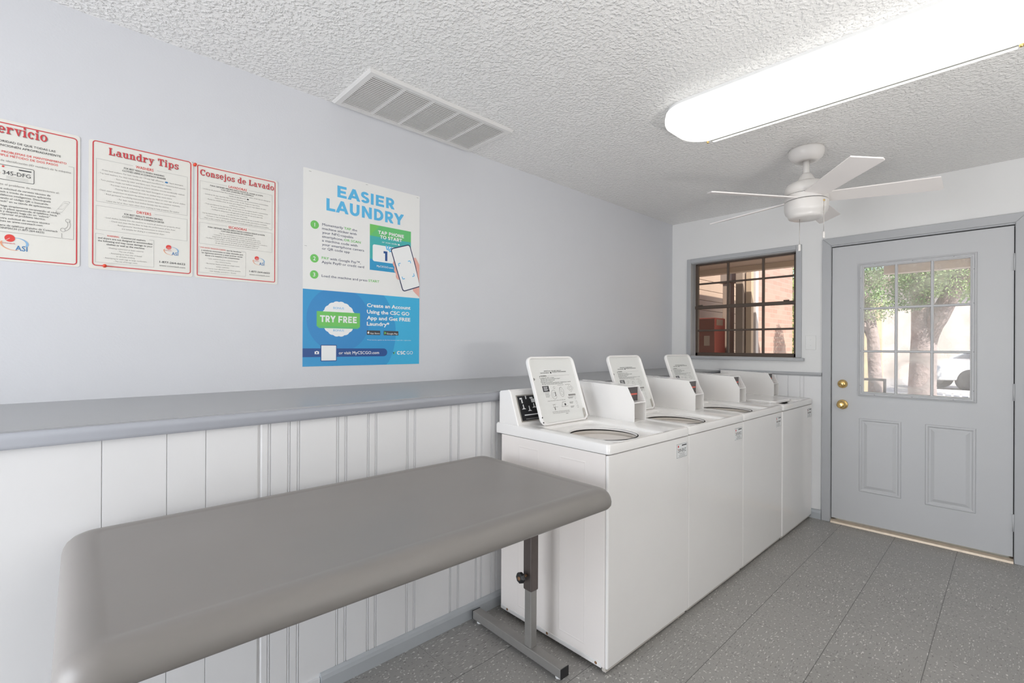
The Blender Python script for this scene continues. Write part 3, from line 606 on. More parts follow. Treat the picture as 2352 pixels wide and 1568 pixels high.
bullets(mb, P, ['- Siga las instrucciones de la etiqueta de las prendas.', '- Coloque la ropa en la maquina de manera que quede suelta, para', 'asegurarse de que todas las prendas se sequen de manera apropiada.', '- Verifique y limpie el filtro de pelusa para ayudar con el funcionamiento de la secadora.', '- Lea las instrucciones de lavado de las prendas para asegurarse', 'de que sean aptas para el secado en una secadora comercial.'], .1455, -.2565, -.2960, .0043, .225)
text(mb, 'POR FAVOR TENGA EN CUENTA', at(P, .0190, -.3205), .0050, REDP, .008, .085); text(mb, 'que las lavadoras', at(P, .1075, -.3205), .0050, INK, .01, .052)
for k, s in enumerate(['y secadoras comerciales no estan disenadas para', 'las siguientes acciones y estas podrian causar', 'danos a la maquina y sus componentes:']): text(mb, s, at(P, .0940, -.3305-.0092*k), .0052, INK, .01, (.145, .142, .120)[k], 'c')
bullets(mb, P, ['- Lavar material de goma o espuma hulosa.', '- Usar tinturas liquidas.', '- No intentar limpiar prendas que tengan aceite,', 'aceites o petroleo.', '- No intentar lavar alfombras o edredones grandes.', '- Usar monedas extranjeras o danadas.'], .0945, -.3600, -.4080, .0042, .135)
text(mb, '1-877-264-6622', at(P, .1897, -.3945), .0066, INK, .012, .0779); text(mb, 'www.coinmach.com', at(P, .1897, -.4068), .0058, INKG, .012, .0775)
mb.build('printed_text', s2)
mb = flat(); logo(mb, P, .2176, -.3352, .0084); mb.build('logo', s2)
# Servicio (cut by the left edge of the photograph)
s3, P_ = sign('service_sign', 'cream red-bordered Spanish service sign headed Servicio, leftmost of the three', -4.327, .2975)
P = at(P_, .297, 0); Q = at(on_wall(-4.327, ZS, .0028), .297, 0)
mb = flat(); rframe(mb, -.290, -.4296, -.0058, -.0080, .0032, .010, P, REDT); mb.build('border', s3)
mb = flat(); serif(mb, 'Servicio', at(P, -.0762, -.0424), .0290, INKG, .1300, 'r'); serif(mb, 'Servicio', at(Q, -.0775, -.0410), .0290, REDT, .1300, 'r'); mb.build('heading', s3)
mb = flat()
for s, xr, y, cap, mt, b in (('NUESTRA PRIORIDAD DE QUE TODAS LAS', -.0596, -.0690, .0064, INK, .008), ('M\u00c1QUINAS FUNCIONEN APROPRIADAMENTE', -.0465, -.0815, .0064, INK, .008), ('REPORTE DE LOS PROBLEMAS DE MANTENIMIENTO', -.0329, -.1012, .0064, REDP, .01), ('CON ESTE SIMPLE M\u00c9TODO DE DOS PASOS', -.0532, -.1122, .0064, REDP, .01),
        ('1. El n\u00famero de identificaci\u00f3n (ID number) de la m\u00e1quina', -.0221, -.1284, .0060, INKG, .004), ('2. Reporte el problema de mantenimiento al:', -.0504, -.2020, .0060, INKG, .004)):
    text(mb, s, at(P, xr, y), cap, mt, b, align='r', squeeze=1.03)
for k, (s, xr) in enumerate((('Haga una solicitud de servicio t\u00e9cnico de', -.071), ('Coinmach a trav\u00e9s de nuestra aplicaci\u00f3n', -.0695), ('de tel\u00e9fonos inteligentes. Desc\u00e1rguela', -.0700), ('escaneando el c\u00f3digo QR o buscando', -.0760), ('"Coinmach" en su tienda de aplicaciones.', -.0685))): text(mb, s, at(P, xr, -.2150-.0098*k), .0057, INK, .002, align='r', squeeze=1.0)
for k, (s, xr) in enumerate((('O haga simplemente escaneando el c\u00f3digo', -.0475), ('QR en la placa apuntando el tel\u00e9fono hacia', -.0555), ('ella y despu\u00e9s haga clic en "submit"', -.0720), ('para reportar el problema t\u00e9cnico.', -.0820))): text(mb, s, at(P, xr, -.2680-.0086*k), .0057, INK, .002, align='r', squeeze=1.0)
for s, xr, y in (('Haga otra solicitud de servicio t\u00e9cnico', -.0720, -.3062), ('en l\u00ednea en www.coinmach.com', -.0890, -.3152), ('O al n\u00famero de tel\u00e9fono gratuito de Coinmach', -.0540, -.3282), ('de COINMACH (1-877-264-6622)', -.0850, -.3368)): text(mb, s, at(P, xr, y), .0057, INK, .002, align='r', squeeze=1.0)
frame(mb, -.270, -.3464, -.0145, -.1055, .0009, P, INKG, (-.26, -.028))
rframe(mb, -.262, -.1849, -.108, -.1382, .0014, .004, P, INK); text(mb, '345-DFG', at(P, -.1775, -.1680), .0118, INK, .004, .0612)
poly(mb, rc(-.1425, -.1490, -.1145, -.1455)[0], P, INK); poly(mb, circ(-.1765, -.1440, .0028, 12), P, REDP)
for k in range(3): poly(mb, rc(-.170, -.1730-.0035*k, -.121, -.1724-.0035*k)[0], P, INKG)
poly(mb, [(-.190, -.1700), (-.190, -.1600), (-.1815, -.165)], P, ORANGEL)
# mobile phone and handset drawings
ph = [(-.0580, -.2590), (-.0560, -.2625), (-.0440, -.2610), (-.0250, -.2260), (-.0270, -.2230), (-.0390, -.2245)]
for a, b in zip(ph, ph[1:]+ph[:1]): mb.add([P(*a), P(*b), P(b[0]+.0008, b[1]+.0008), P(a[0]+.0008, a[1]+.0008)], [(0, 1, 2, 3)], INKG)
ph = [(-.0530, -.2520), (-.0420, -.2505), (-.0295, -.2300), (-.0385, -.2295)]
for a, b in zip(ph, ph[1:]+ph[:1]): mb.add([P(*a), P(*b), P(b[0]+.0008, b[1]+.0008), P(a[0]+.0008, a[1]+.0008)], [(0, 1, 2, 3)], INKG)
for q in ring(-.0440, -.2990, .0220, .0240, -65, 35, .0010, .0010)+ring(-.0440, -.2990, .0155, .0170, -65, 35, .0010, .0010)+ring(-.0290, -.2860, .0062, .0062, 0, 360, .001, .001)+ring(-.0410, -.3180, .0062, .0062, 0, 360, .001, .001): poly(mb, q, P, INKG)
for k in range(6): poly(mb, rc(-.0450+.0008*(k % 2), -.3310-.0025*k, -.0430+.0008*(k % 2), -.3295-.0025*k)[0], P, INKG)
mb.build('printed_text', s3)
mb = flat(); logo(mb, P, -.1615, -.3640, .0115); mb.build('logo', s3)
# push pins
for lab, x, z in (('red push pin at the top corner between the Laundry Tips and Consejos signs', -3.7045, 1.9475), ('red push pin at the lower left of the Laundry Tips sign', -3.9660, 1.5310)):
    pn = tag(MB().lathe([(.0055, -.0015), (.0055, -.004), (.003, -.006), (.003, -.011), (.005, -.013), (.005, -.015), (0, -.0155)], (x, 0, z), PIN, 16, 'y').build('push_pin'), lab, 'push pin', 'red push pins')

# Easier Laundry poster
PX, PZ = -3.300, 2.047
po = thing('laundry_poster', 'tall white and blue poster reading Easier Laundry on the left wall', 'poster', (PX+.3, 0, 1.6))
sheet('poster_sheet', po, PX, PZ, .5985, .8805, .004, PAPER, .0010)
def PL(k): return on_wall(PX, PZ, .0016+.0006*k)
P = PL(0)
mb = flat(); block(mb, 'EASIER', at(P, .1500, -.0980), .0515, CYAN, .3010); block(mb, 'LAUNDRY', at(P, .0990, -.1695), .0535, CYAN, .4030); mb.build('headline', po)
for n, x, y in (('1', .0508, -.2455), ('2', .0500, -.3963), ('3', .0494, -.4685)):
    mb = flat(); poly(mb, circ(x, y, .0187, 32), P, GREENP); text(mb, n, at(PL(1), x, y-.0085), .0165, WHITEP, .015, align='c'); mb.build('step_badge', po)
mb = flat()
def runs(x, y, parts, cap, width=None):
    tot = 0; ws = []
    for s, mt, b in parts:
        v, _ = glyphs(s); ww = (max(p[0] for p in v)-min(p[0] for p in v))*cap/CAPH; ws.append(ww); tot += ww
    gap = cap*.42; nat = tot+gap*(len(parts)-1); k = (width/nat) if width else 1
    for (s, mt, b), ww in zip(parts, ws): text(mb, s, at(P, x, y), cap, mt, b, ww*k); x += (ww+gap)*k
CP = .0108
runs(.0850, -.2430, [('Momentarily', NAVY, .004), ('TAP', GREENP, .014), ('the', NAVY, .004)], CP, .1665)
for k, (s, w_) in enumerate((('machine sticker with', .1645), ('your NFC-capable', .1475))): text(mb, s, at(P, .0847, -.2611-.0181*k), CP, NAVY, .004, w_)
runs(.0845, -.2973, [('smartphone,', NAVY, .004), ('OR SCAN', GREENP, .014)], CP, .1850)
for k, (s, w_) in enumerate((('a machine code with', .1690), ('your smartphone camera', .2030), ('or QR code app', .1310))): text(mb, s, at(P, .0842, -.3154-.0180*k), CP, NAVY, .004, w_)
runs(.0832, -.3945, [('PAY', GREENP, .014), ('with Google Pay\u2122,', NAVY, .004)], CP, .1870)
text(mb, 'Apple Pay\u00ae or credit card', at(P, .0832, -.4130), CP, NAVY, .004, .2040)
runs(.0830, -.4755, [('Load the machine and press', NAVY, .004), ('START', GREENP, .014)], CP, .2845)
mb.build('step_text', po)
# green card with phone and hand
mb = flat()
gy_ = [-.1940, -.250, -.306, -.362, -.4165]; gm = [GREEN2, TEAL, TEAL, TEALB]
for k in range(4): poly(mb, rc(.3168, gy_[k+1], .5460, gy_[k])[0], P, gm[k])
poly(mb, [(.3168, -.194), (.3168, -.25), (.3700, -.194)], PL(.5), GREENP)
block(mb, 'TAP PHONE', at(PL(1), .3604, -.2345), .0160, WHITEP, .1447); block(mb, 'TO START', at(PL(1), .3707, -.2562), .0160, WHITEP, .1225); text(mb, 'or scan code', at(PL(1), .3815, -.2752), .0075, WHITEP, .004, .0830)
poly(mb, rc(.470, -.2755, .480, -.2690)[0], PL(1), WHITEP); text(mb, 'MyCSCGO.com', at(PL(1), .3540, -.3985), .0088, WHITEP, .012, .0900)
poly(mb, rrect(.425, -.3312, .0935, .0410, .010, 5, 1), PL(.7), WHITEP)
poly(mb, rc(.3985, -.3640, .4110, -.3180)[0], PL(1), BAR); poly(mb, rc(.3900, -.3270, .4110, -.3160)[0], PL(1), BAR)
for k in range(4):
    a = math.radians(20+28*k); c_, s_ = math.cos(a), math.sin(a); poly(mb, [(.412+.010*c_-.003*s_, -.318+.010*s_+.003*c_), (.412+.010*c_+.003*s_, -.318+.010*s_-.003*c_), (.412+.034*c_+.003*s_, -.318+.034*s_-.003*c_), (.412+.034*c_-.003*s_, -.318+.034*s_+.003*c_)], PL(1), CYAN)
poly(mb, [(.445, -.335), (.470, -.345), (.500, -.410), (.4900, -.450), (.4700, -.4450), (.4560, -.4150), (.4480, -.3800)], PL(1.1), SKIN)
poly(mb, [(.555, -.330), (.575, -.325), (.5975, -.360), (.5975, -.530), (.560, -.500), (.550, -.420)], PL(1.1), SKIN)
for c_ in ((.4620, -.372), (.4690, -.402), (.4800, -.433)): poly(mb, circ(c_[0]-.004, c_[1], .017, 16), PL(1.3), SKIN)
def rot(pts, cx_, cy_, a): c_, s_ = math.cos(a), math.sin(a); return [(cx_+x*c_-y*s_, cy_+x*s_+y*c_) for x, y in pts]
def clipx(pts, xm=.5975): return [(min(p[0], xm), p[1]) for p in pts]
A_ = math.radians(19)
poly(mb, clipx(rot(rrect(0, 0, .0590, .1120, .014, 5, 1), .5190, -.3850, A_)), PL(1.6), NAVY); poly(mb, clipx(rot(rrect(0, 0, .0540, .1070, .010, 5, 1), .5190, -.3850, A_), .5965), PL(2), WHITEP)
for sx, sy in ((-1, 1), (1, 1), (1, -1), (-1, -1)):
    for r4 in (rc(0, -.002, -.013, .002), rc(-.002, 0, .002, -.013)): poly(mb, rot([(sx*.036+sx*(x+0), sy*.040+sy*y) for x, y in r4[0]], .5195, -.3950, A_), PL(2.4), CYAN)
mb.build('phone_graphic', po)
# blue lower band
mb = flat(); poly(mb, rc(0.0, -.8795, .5985, -.5355)[0], P, BLU3)
def arc_clip(cx_, cy_, r, mt, lay):
    pts = [(min(max(x, 0), .5985), min(max(y, -.8795), -.5355)) for x, y in circ(cx_, cy_, r, 72)]
    poly(mb, pts, PL(lay), mt)
arc_clip(.17, -.72, .290, BLU1, .4); arc_clip(.166, -.665, .150, BLU2, .8)
mb.build('blue_band', po)
mb = flat(); bx, by = .1640, -.6630; pts = []
for k in range(72): a = 2*PI*k/72; rr = .0790+.0032*abs(math.cos(9*a)); pts.append((bx+rr*math.cos(a), by+rr*math.sin(a)))
poly(mb, pts, PL(1.2), WHITEP); poly(mb, [(.061, -.6978), (.2672, -.6965), (.2560, -.7060), (.0720, -.7070)], PL(1.5), GREEN2); poly(mb, rc(.0610, -.6975, .2672, -.6310)[0], PL(1.6), GREENP)
block(mb, 'TRY FREE', at(PL(2), .0765, -.6788), .0292, WHITEP, .1755); text(mb, 'BONUS', at(PL(2), .1369, -.6172), .0092, CYAN, 0, .0510); text(mb, 'BONUS', at(PL(2), .1372, -.7203), .0092, CYAN, 0, .0510)
mb.build('bonus_badge', po)
mb = flat()
for s, y, w_ in (('Create an Account', -.5976, .2406), ('Using the CSC GO', -.6290, .2340), ('App and Get FREE', -.6590, .2400), ('Laundry*', -.6875, .1190)): text(mb, s, at(PL(1.4), .3034, y), .0168, WHITEP, .030, w_)
for x0_, x1_, s in ((.3026, .3738, 'App Store'), (.3922, .4746, 'Google Play')):
    poly(mb, rrect((x0_+x1_)/2, -.7222, (x1_-x0_)/2, .0108, .002, 3, 1), PL(1.4), INK); text(mb, s, at(PL(1.8), x0_+.017, -.7285), .0075, WHITEP, .004, x1_-x0_-.021)
poly(mb, circ(.3108, -.7227, .0050, 14), PL(1.8), WHITEP); poly(mb, circ(.3122, -.7160, .0016, 8), PL(1.8), WHITEP); poly(mb, [(.3965, -.7150), (.3965, -.7295), (.4075, -.7222)], PL(1.8), GREENP)
text(mb, '*Free laundry applies to the first account wash after registration', at(PL(1.4), .3040, -.7592), .0040, WHITEP, 0, .2445)
mb.build('account_text', po)
mb = flat(); poly(mb, [(0, -.8376), (0, -.7990)]+[(.3930+.0193*math.sin(PI*k/10), -.8183+.0193*math.cos(PI*k/10)) for k in range(11)], PL(1.2), BAR)
poly(mb, rrect(.1167, -.8198, .0375, .0375, .004, 3, 1), PL(1.6), BAR); poly(mb, rrect(.1167, -.8198, .0340, .0340, .002, 3, 1), PL(2), WHITEP)
poly(mb, rc(.0525, -.8245, .0720, -.8125)[0], PL(1.6), WHITEP); poly(mb, rc(.0590, -.8130, .0660, -.8105)[0], PL(1.6), WHITEP); poly(mb, circ(.0623, -.8185, .0036, 12), PL(2), BAR)
text(mb, 'or visit MyCSCGO.com', at(PL(1.8), .1642, -.8262), .0138, WHITEP, .012, .2035)
mb.build('web_bar', po)
mb = flat(); poly(mb, [(.4426, -.8165), (.4500, -.8300), (.4610, -.8090), (.4510, -.8190)], PL(1.4), GREENP); poly(mb, [(.4426, -.8165), (.4510, -.8190), (.4480, -.8270)], PL(1.6), NAVY)
block(mb, 'CSC', at(PL(1.4), .4673, -.8293), .0168, WHITEP, .0500); text(mb, 'GO', at(PL(1.4), .5225, -.8293), .0168, WHITEP, 0, .0380); mb.build('logo', po)
for x, z in ((.030, -.012), (.300, -.008), (.585, -.010), (.012, -.345)): MB().box((PX+x-.005, -.0022, PZ+z-.0007), (PX+x+.005, -.0012, PZ+z+.0007), STAPLE).build('staple', po)

# ------------------------------------------------------------------ washers
WW, WD = .636, .655
def washer(name, label, opened):
    t = thing(name, label, 'washing machine', (0, 0, 0), 0, 'top load washers in the row')
    L = dict(local=True)
    # cabinet: back, sides and base (local x 0..WW, y 0..-WD)
    mb = MB().box((.003, -.036, .020), (WW-.003, -WD+.016, .845), ENAMELS)
    mb.build('cabinet', t, bevel=.004, **L)
    for y0_, y1_, z1_ in ((-.154, -.282, .808), (-.403, -.545, .803)):
        mb = MB(); ls = []
        for ins, d in ((0, .0031), (.003, .0024), (.006, .0024), (.009, .0031)): ls.append([(d, y0_-ins, .07+ins), (d, y1_+ins, .07+ins), (d, y1_+ins, z1_-ins), (d, y0_-ins, z1_-ins)])
        mb.loops(ls, ENAMELS); mb.build('side_embossing', t, **L)
    mb = MB().box((0, -WD+.0145, .022), (WW, -WD, .8435), ENAMEL); mb.build('front_panel', t, bevel=.007, seg=4, **L)
    mb = MB().box((.0, -.040, .018), (.004, -WD+.030, .036), ENAMEL).box((.006, -WD+.012, .006), (WW-.006, -WD+.030, .024), TUBM); mb.build('base_rail', t, bevel=.001, **L)
    for x, y in ((.04, -.08), (WW-.04, -.08), (.04, -WD+.06), (WW-.04, -WD+.06)): MB().lathe([(.018, 0), (.018, .012), (.008, .012), (.008, .024)], (x, y, 0), BLACK, 14).build('foot', t, **L)
    for y in (-.085, -.340, -.600): MB().lathe([(0, -.003), (.004, -.0025), (.006, -.0005), (.006, .001)], (0, y, .028), RUST, 12, 'x').build('screw', t, **L)
    # deck with recess and round opening
    def zt_(y, z): return z-.012*(-y/WD)
    hx_, hy_ = .241, -.452
    def lp(pts, z, slope=True): return [(x, y, zt_(y, z) if slope else z) for x, y in pts]
    K, M_ = 5, 5
    out = lambda ins: rrect(WW/2, -WD/2+.001, WW/2-ins, WD/2+.004-ins, .014, K, M_)
    rec = lambda ins, r: rrect(.241, -.448, .178-ins, .205-ins, r, K, M_)
    n_ = len(out(0)); a0 = math.atan2(1, 1)-2*PI*(K/2)/n_
    mb = MB()
    ls = [lp(out(.004), .8475, False), lp(out(0), .8475, False), lp(out(0), .852, False), lp(out(0), .888), lp(out(.003), .8955), lp(out(.010), .899), lp(rec(-.004, .024), .899), lp(rec(.002, .022), .896), lp(rec(.006, .020), .886), lp(circ(hx_, hy_, .165, n_, a0), .885), lp(circ(hx_, hy_, .152, n_, a0), .882), lp(circ(hx_, hy_, .148, n_, a0), .878), lp(circ(hx_, hy_, .149, n_, a0), .8735)]
    mb.loops(ls, ENAMEL, smooth=False); d = mb.build('deck', t, **L)
    for p in d.data.polygons: p.use_smooth = True
    d.modifiers.new('split', 'EDGE_SPLIT').split_angle = math.radians(32)
    mb = MB(); mb.lathe([(.1490, .8738), (.1545, .8722), (.1545, .8610), (.1512, .8605)], (hx_, hy_, 0), SEAM, 48, cap=False); mb.build('tub_seal', t, **L)
    mb = MB(); mb.lathe([(.1512, .8605), (.1512, .8440), (.162, .841), (.162, .833), (.150, .829), (.150, .822), (.186, .815), (.190, .60), (.188, .45), (0, .44)], (hx_+.0, hy_, 0), TUBM, 48, cap=False); mb.build('wash_tub', t, **L)
    mb = MB(); ls = [[(x, y, .8436) for x, y in rrect(WW/2, -WD/2, WW/2-.006, WD/2-.010, .01, K, M_)], [(x, y, .8478) for x, y in rrect(WW/2, -WD/2, WW/2-.006, WD/2-.010, .01, K, M_)]]
    mb.loops(ls, SEAM); mb.build('deck_gasket', t, **L)
    # control console
    cp = [(-.018, .893), (-.018, 1.040), (-.024, 1.049), (-.082, 1.057), (-.094, 1.050), (-.152, .893)]
    mb = MB(); mb.prism(cp, lambda y, z: (.004, y, z), lambda y, z: (.522, y, z), ENAMEL); cn = mb.build('control_console', t, bevel=.004, **L)
    n0 = Vector((-.094, 1.050)); n1 = Vector((-.152, .893)); dv = (n1-n0); ln = dv.length; dv /= ln; nrm = Vector((dv.y, -dv.x)); nrm = nrm if nrm.x < 0 else -nrm
    def CP_(u, s, o=.0): p = n0+dv*s+nrm*o; return (u, p.x, p.y)
    mb = MB(); mb.loops([[CP_(.030, .022, .0), CP_(.505, .022, .0), CP_(.505, ln-.016, .0), CP_(.030, ln-.016, .0)], [CP_(.030, .022, .0035), CP_(.505, .022, .0035), CP_(.505, ln-.016, .0035), CP_(.030, ln-.016, .0035)]], CHROME, cap1=True)
    pa = mb.build('control_panel', cn, local=True)
    mb = flat()
    def B(u0, s0, u1, s1, mt, o): mb.add([CP_(u0, s1, o), CP_(u1, s1, o), CP_(u1, s0, o), CP_(u0, s0, o)], [(0, 1, 2, 3)], mt)
    B(.036, .028, .176, ln-.022, BLACK, .0040); B(.184, .028, .350, ln-.022, BLACK, .0040); B(.358, .028, .500, ln-.022, BLACK, .0040)
    for u, s, hw, hh in ((.056, .040, .008, .004), (.090, .036, .004, .008), (.125, .040, .010, .004), (.060, .054, .004, .009), (.132, .054, .011, .009), (.062, .078, .003, .009), (.098, .088, .003, .010), (.132, .076, .003, .008)): B(u-hw, s-hh, u+hw, s+hh, WHITEP, .0044)
    for u, s in ((.062, .088), (.098, .099), (.132, .085)): mb.add([CP_(u-.014, s+.004, .0044), CP_(u+.014, s+.004, .0044), CP_(u, s-.004, .0044)], [(0, 1, 2)], WHITEP)
    B(.056, .118, .156, .123, WHITEP, .0044); B(.060, .138, .150, .140, INKL, .0044); B(.205, .040, .275, .046, WHITEP, .0044)
    for s in (.058, .084, .110):
        for r4 in ((.200, s, .300, s+.0014), (.200, s+.019, .300, s+.0204), (.200, s, .2015, s+.0204), (.2985, s, .300, s+.0204)): B(*r4, INKL, .0044)
        B(.212, s+.006, .220, s+.013, WHITEP, .0044); B(.252, s+.004, .272, s+.015, INKL, .0044)
    mb.build('panel_print', cn, local=True)
    # coin box
    x0, x1 = .526, .634; sp_ = [(-.020, .889), (-.020, 1.075), (-.125, 1.074), (-.386, 1.064), (-.428, .986), (-.428, .884)]
    mb = MB()
    for a, b in ((x0, x0+.004), (x1-.004, x1)): mb.prism(sp_, lambda y, z: (a, y, z), lambda y, z: (b, y, z), ENAMEL)
    mb.prism([(-.020, 1.073), (-.125, 1.073), (-.386, 1.063), (-.386, 1.058), (-.125, 1.068), (-.020, 1.068)], lambda y, z: (x0+.004, y, z), lambda y, z: (x1-.004, y, z), ENAMEL)
    mb.box((x0+.004, -.428, .982), (x1-.004, -.30, .988), ENAMEL); mb.box((x0+.004, -.428, .882), (x1-.004, -.020, .892), ENAMEL); mb.box((x0+.004, -.285, .892), (x1-.004, -.290, .982), ENAMEL); mb.box((x0+.004, -.02, .892), (x1-.004, -.025, 1.07), ENAMEL)
    cb = mb.build('coin_box', t, bevel=.0008, **L)
    mb = MB().box((x0+.004, -.374, .988), (x1-.004, -.380, 1.0585), DARKM).box((x0+.012, -.3805, 1.018), (x1-.012, -.382, 1.026), REDSTRIP); mb.build('coin_slide', cb, local=True)
    mb = MB()
    for z in (.905, .955): MB().box((x0+.0045, -.420, z), (x0+.010, -.390, z+.006), BLACK).build('lock_tab', cb, local=True)
    # id sticker on the front
    return t
LU = .335; LV = .333
def lid(t, opened):
    # inner face in (u right, v up from the hinge) coordinates, w towards the front
    if opened: O_ = Vector((.0735, -.236, .8965)); V_ = Vector((0, .112, .3145)).normalized(); W_ = Vector((1, 0, 0)).cross(V_); W_ = W_ if W_.y < 0 else -W_
    else: O_ = Vector((.0735, -.250, .8925)); V_ = Vector((0, -1, -.018)).normalized(); W_ = Vector((0, 0, -1))
    U_ = Vector((1, 0, 0))
    def F(u, v, o): return tuple(O_+U_*u+V_*v+W_*o)
    def lr(ins, o, r): return [F(x, y, o) for x, y in rrect(LU/2, LV/2, LU/2-ins, LV/2-ins, max(.004, r-ins), 6, 3)]
    mb = MB(); mb.loops([lr(.003, -.010, .034), lr(0, -.006, .034), lr(0, .006, .034), lr(.002, .009, .034), lr(.007, .010, .034), lr(.0095, .008, .034), lr(.011, -.002, .034)], ENAMEL, cap0=True); mb.loops([lr(.011, -.0015, .034), lr(.013, -.002, .034)], ENAMELI, cap1=True)
    ld = mb.build('lid', t, local=True)
    if not opened: return
    mb = flat(); P = lambda u, v: F(u, v, -.0012)
    def T(s, u, v, w_, mt=INK, b=.008, cap=.0046): text(mb, s, at(P, u*LU, v*LV), cap, mt, b, w_*LU)
    T('IMPORTANT: FOR BEST RESULTS', .31, .775, .37); T('HIGH EFFICIENCY', .225, .748, .19); poly(mb, circ(.445*LU, .755*LV, .0045, 12), P, INK); T('DETERGENT IS RECOMMENDED', .475, .756, .31)
    poly(mb, [(.185*LU, .700*LV), (.205*LU, .700*LV), (.195*LU, .716*LV)], P, INK); T('WARNING', .212, .702, .125, INK, .02, .0052); poly(mb, rc(.36*LU, .706*LV, .84*LU, .7085*LV)[0], P, INKL)
    for k, (u, w_) in enumerate(((.18, .31), (.20, .41), (.20, .29), (.19, .25), (.205, .63), (.205, .44))): T(('To reduce risk of fire or injury:', 'DO NOT open lid until spinning has stopped', 'DO NOT allow children to play', 'Never reach into a moving tub', 'DO NOT wash items that contain flammable or explosive fumes or materials', 'DO NOT use this machine without all panels')[k], u, .676-.0195*k, w_, INK, .006, .0040)
    poly(mb, rc(.195*LU, .475*LV, .325*LU, .560*LV)[0], P, INK)
    for k in range(4): poly(mb, rc(.215*LU, (.540-.016*k)*LV, (.30-.012*(k % 2))*LU, (.546-.016*k)*LV)[0], at(lambda u, v: F(u, v, -.0009), 0, 0), WHITEP)
    for k in range(6): poly(mb, rc(.22*LU, (.460-.013*k)*LV, (.315-.01*(k % 3))*LU, (.464-.013*k)*LV)[0], P, INKG)
    def O2(cx_, cy_, rx, ry, mt=INKG): 
        for q in ring(cx_*LU, cy_*LV, rx*LU, ry*LV, 0, 360, .0011, .0011): poly(mb, q, P, mt)
    O2(.40, .425, .055, .068); O2(.40, .425, .03, .035, INKL); poly(mb, rc(.425*LU, .40*LV, .437*LU, .46*LV)[0], P, INK); O2(.435, .525, .018, .018)
    O2(.575, .455, .048, .075); O2(.575, .44, .03, .03, INKL); O2(.565, .50, .02, .02, INKL)
    T('Lid must be closed', .52, .555, .13, INKG, .004, .0036); T('Load evenly', .69, .556, .08, INKG, .004, .0036)
    for a in range(4): x, y = (.785, .500); dx, dy = ((.065, 0), (0, .062), (-.065, 0), (0, -.062))[a]; ex, ey = ((0, .062), (-.065, 0), (0, -.062), (.065, 0))[a]; mb.add([P((x+dx)*LU, (y+dy)*LV), P((x+ex)*LU, (y+ey)*LV), P((x+ex)*LU, (y+ey)*LV+.0012), P((x+dx)*LU, (y+dy)*LV+.0012)], [(0, 1, 2, 3)], INKG)
    O2(.785, .50, .028, .028); poly(mb, rc(.705*LU, .385*LV, .865*LU, .410*LV)[0], P, INKG)
    T('Follow these tips for a clean wash every time', .24, .332, .37, INKG, .004, .0038)
    for u, v, w_ in ((.68, .362, .13), (.69, .346, .10), (.69, .285, .08), (.69, .270, .07), (.69, .222, .08), (.69, .206, .06)): poly(mb, rc(u*LU, v*LV, (u+w_)*LU, (v+.007)*LV)[0], P, INKG)
    for cx_, cy_ in ((.84, .355), (.85, .278), (.85, .215)): O2(cx_, cy_, .018, .022, INKL)
    for q in (rc(.31*LU, .28*LV, .39*LU, .283*LV), rc(.31*LU, .24*LV, .42*LU, .243*LV), rc(.34*LU, .20*LV, .36*LU, .24*LV)): poly(mb, q[0], P, INKG)
    O2(.345, .26, .02, .02); poly(mb, [(.50*LU, .235*LV), (.64*LU, .235*LV), (.64*LU, .239*LV), (.50*LU, .239*LV)], P, INKG); poly(mb, [(.50*LU, .235*LV), (.53*LU, .30*LV), (.534*LU, .30*LV), (.505*LU, .235*LV)], P, INKG); poly(mb, [(.53*LU, .30*LV), (.61*LU, .30*LV), (.61*LU, .304*LV), (.53*LU, .304*LV)], P, INKG); poly(mb, circ(.585*LU, .265*LV, .006, 12), P, INK)
    T('Use cold water and full loads to conserve energy.', .28, .170, .36, INKG, .004, .0038); T('Clean up detergent spills after every load.', .28, .150, .36, INKG, .004, .0038); poly(mb, rc(.55*LU, .128*LV, .60*LU, .134*LV)[0], P, INKG)
    mb.build('instruction_print', ld, local=True)
    for v0 in (.030, .100):
        c_ = Vector(F(.0045, v0*LV+.004, .0105)); MB().lathe([(.0035, -.0005), (.0035, .0005)], c_, BLACK, 10, 'y').build('screw', ld, local=True)
    MB().lathe([(.0, -.004), (.005, -.0035), (.006, .002)], Vector(F(.020, .668*LV, .0)), INKG, 12, 'y').build('bumper', ld, local=True)
    mb = MB(); a, b = F(LU-.018, .012, .001), F(LU-.016, .062, .001)
    mb.loops([[F(LU-.024, .006, -.001), F(LU-.012, .006, -.001), F(LU-.014, .060, -.001), F(LU-.019, .060, -.001)], [F(LU-.024, .006, .005), F(LU-.012, .006, .005), F(LU-.014, .060, .004), F(LU-.019, .060, .004)]], CHROME, cap0=True, cap1=True)
    mb.lathe([(0, -.004), (.006, -.003), (.006, .003)], Vector(F(LU-.018, .008, .004)), RUST, 10, 'y'); mb.build('hinge', ld, local=True)
